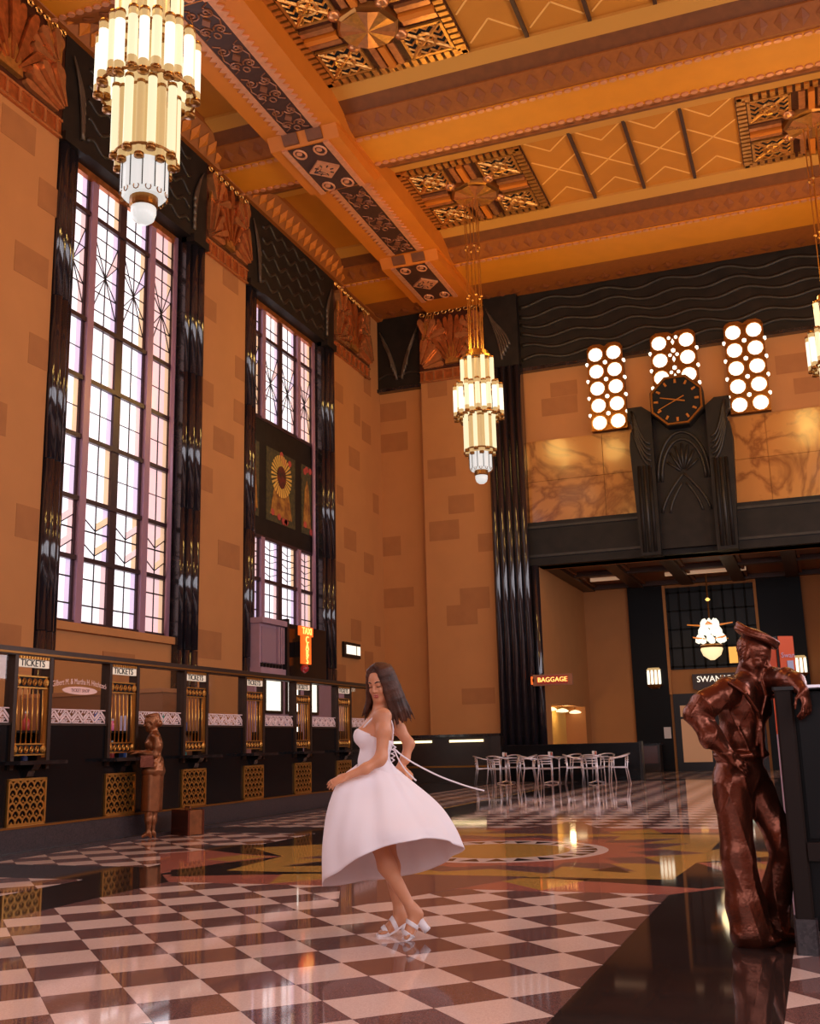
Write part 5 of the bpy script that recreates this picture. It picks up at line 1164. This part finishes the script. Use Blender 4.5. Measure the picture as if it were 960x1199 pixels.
# bodice, straps
D = SDF(); torso(D, .007); fld = D.field(.0062); G = grid_of(fld)
top = J(430, 853, 0)[2]; xa = J(420, 860, 0)[0]; xb = J(461, 860, 0)[0]; tt = (G[..., 0]-xa)/(xb-xa)
zn = top-.012-.075*np.clip(tt, 0, 1)**.7-.015*np.cos(G[..., 1]*28)*(tt < .35)
D2 = np.maximum(np.maximum(fld[0], G[..., 2]-zn), J(445, 908, 0)[2]-G[..., 2])
bd = sdf_obj('dress_bodice', (D2, fld[1], fld[2]), M_dress, lady)
for d in (.085, -.075): obj('shoulder_strap', MB().tube([tuple(p) for p in catmull([J(421.5, 857, d-.005), J(431, 846, d+.035), J(446, 832.5, d+.045), J(455, 838.5, d+.045), J(460, 852, d+.02), J(459, 868, d-.02)], 5)], .0055, 6), M_dress, lady, True)
for k in range(4): obj('back_lacing', MB().tube([tuple(J(458.5-.3*k, 872+5*k, .065)), tuple(J(463.5-.6*k, 875+5*k, .0)), tuple(J(458.5-.3*k, 878+5*k, -.065))], .004, 5), M_dress, lady, True)
for P in ([J(461, 876, .04), J(470, 884, .06), J(487, 895, .08), J(515, 909, .10), J(545, 920, .10), J(567, 926, .11)], [J(461, 876, .03), J(466, 888, .10), J(475, 902, .20), J(487, 914, .27)]):
    obj('dress_tie', MB().tube([tuple(p) for p in catmull(P, 5)], .0052, 6), M_dress, lady, True)
# swirling skirt
loops = [[(459, 897, 0), (456, 898, .06), (449, 898.5, .10), (440, 899, .118), (431, 899, .11), (422, 898, .07), (417, 896, 0), (422, 894, -.07), (431, 893, -.11), (440, 893, -.118), (449, 894, -.10), (456, 895, -.06)],
         [(478, 912, 0), (474, 915, .10), (462, 917, .18), (445, 918, .225), (424, 919, .235), (405, 918, .235), (396, 915, .18), (405, 910, -.03), (425, 908, -.14), (445, 908, -.17), (462, 908, -.14), (474, 909, -.08)],
         [(511, 941, 0), (500, 947, .18), (480, 949, .31), (450, 952, .39), (420, 954, .39), (394, 950, .33), (382, 950, .16), (392, 955, -.12), (424, 955, -.27), (455, 952, -.32), (480, 948, -.27), (501, 943, -.16)],
         [(529, 968, 0), (515, 968, .26), (490, 969, .42), (452, 974, .49), (415, 981, .46), (386, 988, .36), (376, 995, .12), (388, 998, -.22), (426, 996, -.36), (462, 992, -.40), (492, 987, -.34), (518, 977, -.2)],
         [(540, 994, 0), (524, 984.5, .28), (497, 982, .45), (455, 990, .52), (417, 1006, .49), (389, 1026, .36), (374, 1037, .08), (394, 1037, -.25), (431, 1031, -.38), (466, 1027, -.42), (500, 1019, -.36), (529, 1005, -.2)]]
n0 = 12; rings = []
for lp in loops:
    P = [J(*q) for q in lp]; P = P+P[:1]
    Q = [2*P[0]-P[1]]
    ext = [P[-2]]+P+[P[1]]; ring_ = []
    for i in range(1, n0+1):
        a, b_, c, d = ext[i-1], ext[i], ext[i+1], ext[i+2]
        for j in range(8):
            t = j/8; ring_.append(.5*((2*b_)+(c-a)*t+(2*a-5*b_+4*c-d)*t*t+(3*b_-a-3*c+d)*t**3))
    rings.append(np.array(ring_))
NA = n0*8; cols = [catmull([r[i] for r in rings], 8) for i in range(NA)]; NR = len(cols[0]); sk = MB(); V = []
for r in range(NR):
    cen = np.mean([cols[i][r] for i in range(NA)], 0); f = (r/(NR-1))
    for i in range(NA):
        p = cols[i][r]; a = 2*pi*i/NA; w_ = .016*f*(sin(9*a+2.2*f)+.6*sin(5*a+1.3)) + .005*sin(17*a)*f; o_ = p-cen; o_[2] = 0; V.append(p+o_/(np.linalg.norm(o_)+1e-9)*w_)
sk.add(V, [(r*NA+i, r*NA+(i+1) % NA, (r+1)*NA+(i+1) % NA, (r+1)*NA+i) for r in range(NR-1) for i in range(NA)])
so = obj('dress_skirt', sk, M_dress, lady, True); md = so.modifiers.new('thickness', 'SOLIDIFY'); md.thickness = .004; md.offset = 0
# sandals
for nm, P in ft.items():
    sd_ = SDF(); sd_.cap(P[3]*.6+P[4]*.4, P[5], .033+.007, .03+.007, .02); sd_.cap(P[4], P[5], .034, .037, .02); sd_.cap(P[5], P[6], .034, .022, .02)
    fld = sd_.field(.0045); G = grid_of(fld); ax_ = P[6]-P[4]; L_ = np.linalg.norm(ax_); t = ((G-P[4])@ax_)/L_/L_
    t5 = ((P[5]-P[4])@ax_)/L_/L_
    strap = np.minimum(abs(t-(t5-.30))-.085, abs(t-(t5+.10))-.085)*L_
    sh = thing('_', '', 'x') if False else None
    sdf_obj('sandal_strap', (np.maximum(fld[0], strap), fld[1], fld[2]), M_shoe, lady)
    dn = np.array([0, 0, -1.]); hp, bp, tp = P[4]+dn*.034+(P[4]-P[5])*.12, P[5]+dn*.028, P[6]+dn*.012+(P[6]-P[5])*.2
    bp[2] = max(bp[2], .009); tp[2] = max(tp[2], .006)
    ml = MB(); Q = catmull([hp, (hp+bp)/2+np.array([0, 0, -.004]), bp, tp], 4)
    sdv = np.cross(tp-hp, (0, 0, 1)); sdv /= np.linalg.norm(sdv)
    vv = []; nQ = len(Q)
    for i, q in enumerate(Q):
        wd_ = (.030, .026, .040, .030)[0]*(.85+.55*(i/(nQ-1))**1.2*(1 if i < nQ-2 else .75))
        for s in (-1, 1):
            for h in (.007, -.007): vv.append(q+sdv*s*wd_+np.array([0, 0, h]))
    ff = []
    for i in range(nQ-1): b0, b1 = i*4, i*4+4; ff += [(b0, b0+2, b1+2, b1), (b0+1, b1+1, b1+3, b0+3), (b0, b1, b1+1, b0+1), (b0+2, b0+3, b1+3, b1+2)]
    ff += [(0, 1, 3, 2), (nQ*4-4, nQ*4-2, nQ*4-1, nQ*4-3)]
    obj('sandal_sole', ml.add(vv, ff), M_shoe, lady)
    hd = np.array([.05, 0, -.075]) if nm == 'near' else np.array([.012, 0, -hp[2]+.002]); hb = hp+hd; hb[2] = max(hb[2], .002)
    hq = hp+(P[5]-P[4])*.10
    obj('sandal_heel', MB().tube([tuple(hq+np.array([0, 0, .004])), tuple(hq*.3+hb*.7), tuple(hb)], [.029, .026, .027], 10), M_shoe, lady, True)
# ---------------------------------------------------------------- bronze sailor leaning on the kiosk
K = Local(-.49, 6.94); sail = thing('sailor_statue', 'life-size bronze statue of a sailor leaning one arm on the kiosk', 'statue', K.b, K.rz)
D = SDF()
hs = Head(K(882.5, 767.5, 0), (.80, -.48, -.34), (.18, 0, 1), 1.0); hs.build(D, True)
D.ell(hs(-.02, 0, .045), (.104, .084, .09), hs.B, .02)
D.chain([K(875, 796, 0), K(872, 806, 0)], [.055, .080], .03)
D.ell(K(871, 826, 0), (.162, .18, .155), k=.06); D.ell(K(868, 862, 0), (.142, .150, .16), k=.06); D.ell(K(867, 884, 0), (.166, .160, .05), k=.02)
D.cap(K(853, 808, .15), K(895, 806, -.14), .070, .066, .06)
# hand-on-hip arm
D.chain([K(850, 811, .165), K(829, 823, .185), K(812.5, 836, .19)], [.085, .080, .062], .035)
D.chain([K(814, 836, .19), K(832, 862, .22), K(853, 885.5, .20)], [.066, .062, .040], .03)
hand(D, K(851, 884.5, .20), K(872, 897, .20)-K(851, 884.5, .20), (.1, -.85, .5), .185, .55, r=.0095, thumb=1)
# arm over the kiosk, hand hanging in front of it
D.chain([K(896, 805, -.13), K(908, 797, .02), K(921, 795, .20)], [.080, .074, .064], .035)
D.chain([K(921, 795, .20), K(931, 799, .28), K(940, 809.5, .375)], [.062, .056, .036], .03)
hand(D, K(940, 809, .375), K(945, 828, .40)-K(940, 809, .375), (.62, -.70, .2), .185, .75, r=.0095, thumb=-1)
# trousers
D.ell(K(866, 906, 0), (.158, .145, .12), k=.05)
D.chain([K(857, 918, .06), K(864, 1000, .075), K(873, 1060, .08), K(880, 1090, .085)], [.112, .098, .112, .124], .04)
D.chain([K(880, 916, -.05), K(917, 985, -.02), K(921, 995, -.02)], [.108, .084, .08], .04)
D.chain([K(920, 992, -.02), K(908, 1050, -.10), K(905, 1088, -.14)], [.082, .090, .104], .03)
# shoes
D.ell(K(888, 1099.5, .12), (.13, .052, .042), k=.02); D.ell(K(876, 1098, .10), (.07, .05, .05), k=.02); D.ell(K(915, 1093, -.12), (.11, .05, .042), k=.02)
fld = D.field(.006); G = grid_of(fld); x, y, z = G[..., 0], G[..., 1], G[..., 2]
zh = K(866, 893, 0)[2]; zn_ = K(876, 800, 0)[2]
leg = np.clip((zh-.03-z)*12, 0, 1); tor = np.clip((z-zh)*12, 0, 1)*np.clip((zn_-z)*14, 0, 1); hand_m = ((x > K(938, 810, .3)[0]) & (y < -.3)) | ((x > -.17) & (x < -.02) & (y < -.2) & (z < zh+.06) & (z > zh-.09))
rdg = lambda t, p=3: (1-np.abs(np.sin(t)))**p
fold = -leg*(.010*rdg(x*15+y*11+1.4*np.sin(z*3.7))+.006*rdg(z*7+x*10+y*6+1.2*np.sin(x*14)))-tor*(.011*rdg(z*11+x*13+1.6*np.sin(x*8)+y*9)+.007*rdg(x*17-z*9+y*10))+.003
hair_m = np.clip(-sd_ell(G, hs(-.05, 0, .02), (.085, .11, .10), hs.B)*40, 0, 1)*((G-hs.c)@hs.F < .02)
fold = fold+hair_m*.0035*np.sin(x*150+2*np.sin(z*90))*np.sin(z*140+y*90)
fold = np.where(z > zn_, hair_m*.0035*np.sin(x*150+2*np.sin(z*90))*np.sin(z*140+y*90), fold)
sdf_obj('figure', (fld[0]+np.where(hand_m, 0, fold), fld[1], fld[2]), M_statue, sail)
# jumper hem, collar, neckerchief, cap
D = SDF()
D.chain([K(843, 797, .12), K(855, 799.5, .235), K(873, 811.5, .262), K(887, 832, .215), K(890, 842, .18)], [.011, .011, .011, .011, .01], .006)
D.chain([K(892, 797, .12), K(897, 815, .16), K(891, 840, .18)], [.012, .013, .01], .006)
D.chain([K(846, 792, -.10), K(843, 797, .12)], [.011, .011], .006)
sdf_obj('collar_edge', D.field(.005), M_statue, sail)
obj('collar_flap', MB().add([tuple(K(*q)) for q in ((846, 792, -.10), (843, 797, .12), (855, 799, .235), (873, 811, .262), (887, 832, .215), (886, 806, .15), (878, 793, .10), (868, 789, .0))], [(0, 1, 2, 7), (2, 3, 6, 7), (3, 4, 5, 6)]), M_statue, sail, True).modifiers.new('thickness', 'SOLIDIFY').thickness = .012
D = SDF(); D.chain([K(889, 838, .165), K(891, 850, .175), K(893, 885, .17)], [.02, .016, .012], .01); D.chain([K(889, 838, .165), K(888, 855, .175), K(886, 872, .175)], [.018, .014, .01], .01); D.ell(K(889.5, 841, .17), (.022, .02, .026), k=.01)
sdf_obj('neckerchief', D.field(.005), M_statue, sail)
D = SDF(); cc = K(885.5, 745.5, 0); tl_ = Head(cc, (.90, -.12, -.40), (.42, .05, .90))
D.ell(tl_(-.004, 0, .006), (.122, .092, .036), tl_.B, .02)
for k in range(40):
    a, b_ = 2*pi*k/40, 2*pi*(k+1)/40; rr = lambda t: tl_(.128*cos(t), .102*sin(t), -.012+.022*cos(t)**2*(1 if cos(t) < 0 else -.3)); D.cap(rr(a), rr(b_), .013, .013, .014)
    rr = lambda t: tl_(.134*cos(t), .104*sin(t), .012+.020*cos(t)**2*(1.4 if cos(t) < 0 else -.3)); D.cap(rr(a), rr(b_), .007, .007, .016)
sdf_obj('sailor_cap', D.field(.0055), M_statue, sail)
# ---------------------------------------------------------------- bronze woman at the ticket window, with her suitcase
T = Local(-8.80, 13.05); tl2 = thing('traveller_statue', 'bronze statue of a woman in a belted suit buying a ticket', 'statue', T.b, T.rz)
D = SDF(); ht = Head(T(177.5, 846, 0), (-.97, -.1, -.12), (0, 0, 1), .98); ht.build(D)
D.ell(ht(-.035, 0, .03), (.095, .085, .10), ht.B, .02); D.ell(ht(-.10, 0, -.03), (.055, .075, .05), ht.B, .02); D.ell(ht(-.02, 0, .10), (.10, .085, .035), ht.B, .02)
D.chain([T(178, 852, 0), T(179.5, 861, 0)], [.046, .06], .03)
D.ell(T(180.5, 872, 0), (.125, .165, .15), k=.05); D.ell(T(180, 887, 0), (.105, .13, .12), k=.05); D.cap(T(181, 862.5, .12), T(182, 862.5, -.12), .055, .055, .05)
for d in (.06, -.06): D.ell(T(174, 871, d), (.05, .055, .055), k=.03)
D.cap(T(180, 893, 0), T(179.5, 901.5, 0), .135, .165, .03, ((0, 1, 0), 1.1)); 
for d, x0 in ((.075, 172), (-.06, 177)):
    D.chain([T(x0+3, 945, d), T(x0+2, 960, d), T(x0+1.5, 974, d)], [.062, .055, .032], .03); D.cap(T(x0+1.5, 975.5, d), T(x0-6, 979.5, d), .036, .024, .03); D.cap(T(x0+4, 976, d), T(x0+4.5, 981, d), .022, .016, .02)
for d, e in ((.165, .14), (-.16, -.10)):
    D.chain([T(183, 864, d), T(184.5, 874, d*1.1), T(181.5, 884, d*1.1)], [.056, .052, .044], .03); D.chain([T(181.5, 884, d*1.1), T(171, 882, e), T(161.5, 880.5, e*.8)], [.046, .042, .028], .03)
    hand(D, T(162.5, 880.6, e*.8), (-1, .05, .25), (0, -.3, 1), .17, .5, r=.011)
fld = D.field(.0095); G = grid_of(fld); x, y, z = G[..., 0], G[..., 1], G[..., 2]
D3 = SDF(); D3.cap(T(179.5, 898, 0), T(177, 956, 0), .150, .142, .03, ((0, 1, 0), 1.1)); f3 = D3.field(.0095); G3 = grid_of(f3)
sdf_obj('long_skirt', (np.maximum(f3[0]+.006*np.sin(G3[..., 0]*46+G3[..., 1]*30)*np.clip(1.1-G3[..., 2], 0, 1), T(176, 950, 0)[2]-G3[..., 2]), f3[1], f3[2]), M_statue2, tl2)
sdf_obj('figure', (fld[0]+np.where((z > .3) & (z < 1.45) & (x > -.16), .004*np.sin(x*50+4*np.sin(z*9)+y*32), 0), fld[1], fld[2]), M_statue2, tl2)
obj('handbag', MB().box(-.10, .10, -.03, .03, -.16, 0, c=.015), M_statue, tl2, loc=tuple(T(172, 884.5, .2)))
sc_ = thing('suitcase', 'upright bronze suitcase on the floor behind the traveller statue', 'suitcase', (-8.62, 13.62, 0), T.rz+.55)
obj('case_body', MB().box(-.13, .13, -.21, .21, .012, .345, c=.02), M_statue2, sc_)
for u in (-.135, .105): obj('case_edge', MB().box(u, u+.03, -.216, .216, .0, .352), M_statue, sc_)
obj('case_handle', MB().tube([(0, -.07, .345), (0, -.06, .385), (0, .06, .385), (0, .07, .345)], .010, 6), M_statue, sc_); obj('case_latch', MB().box(.13, .142, -.14, -.10, .22, .27), M_brassd, sc_); obj('case_latch', MB().box(.13, .142, .10, .14, .22, .27), M_brassd, sc_)
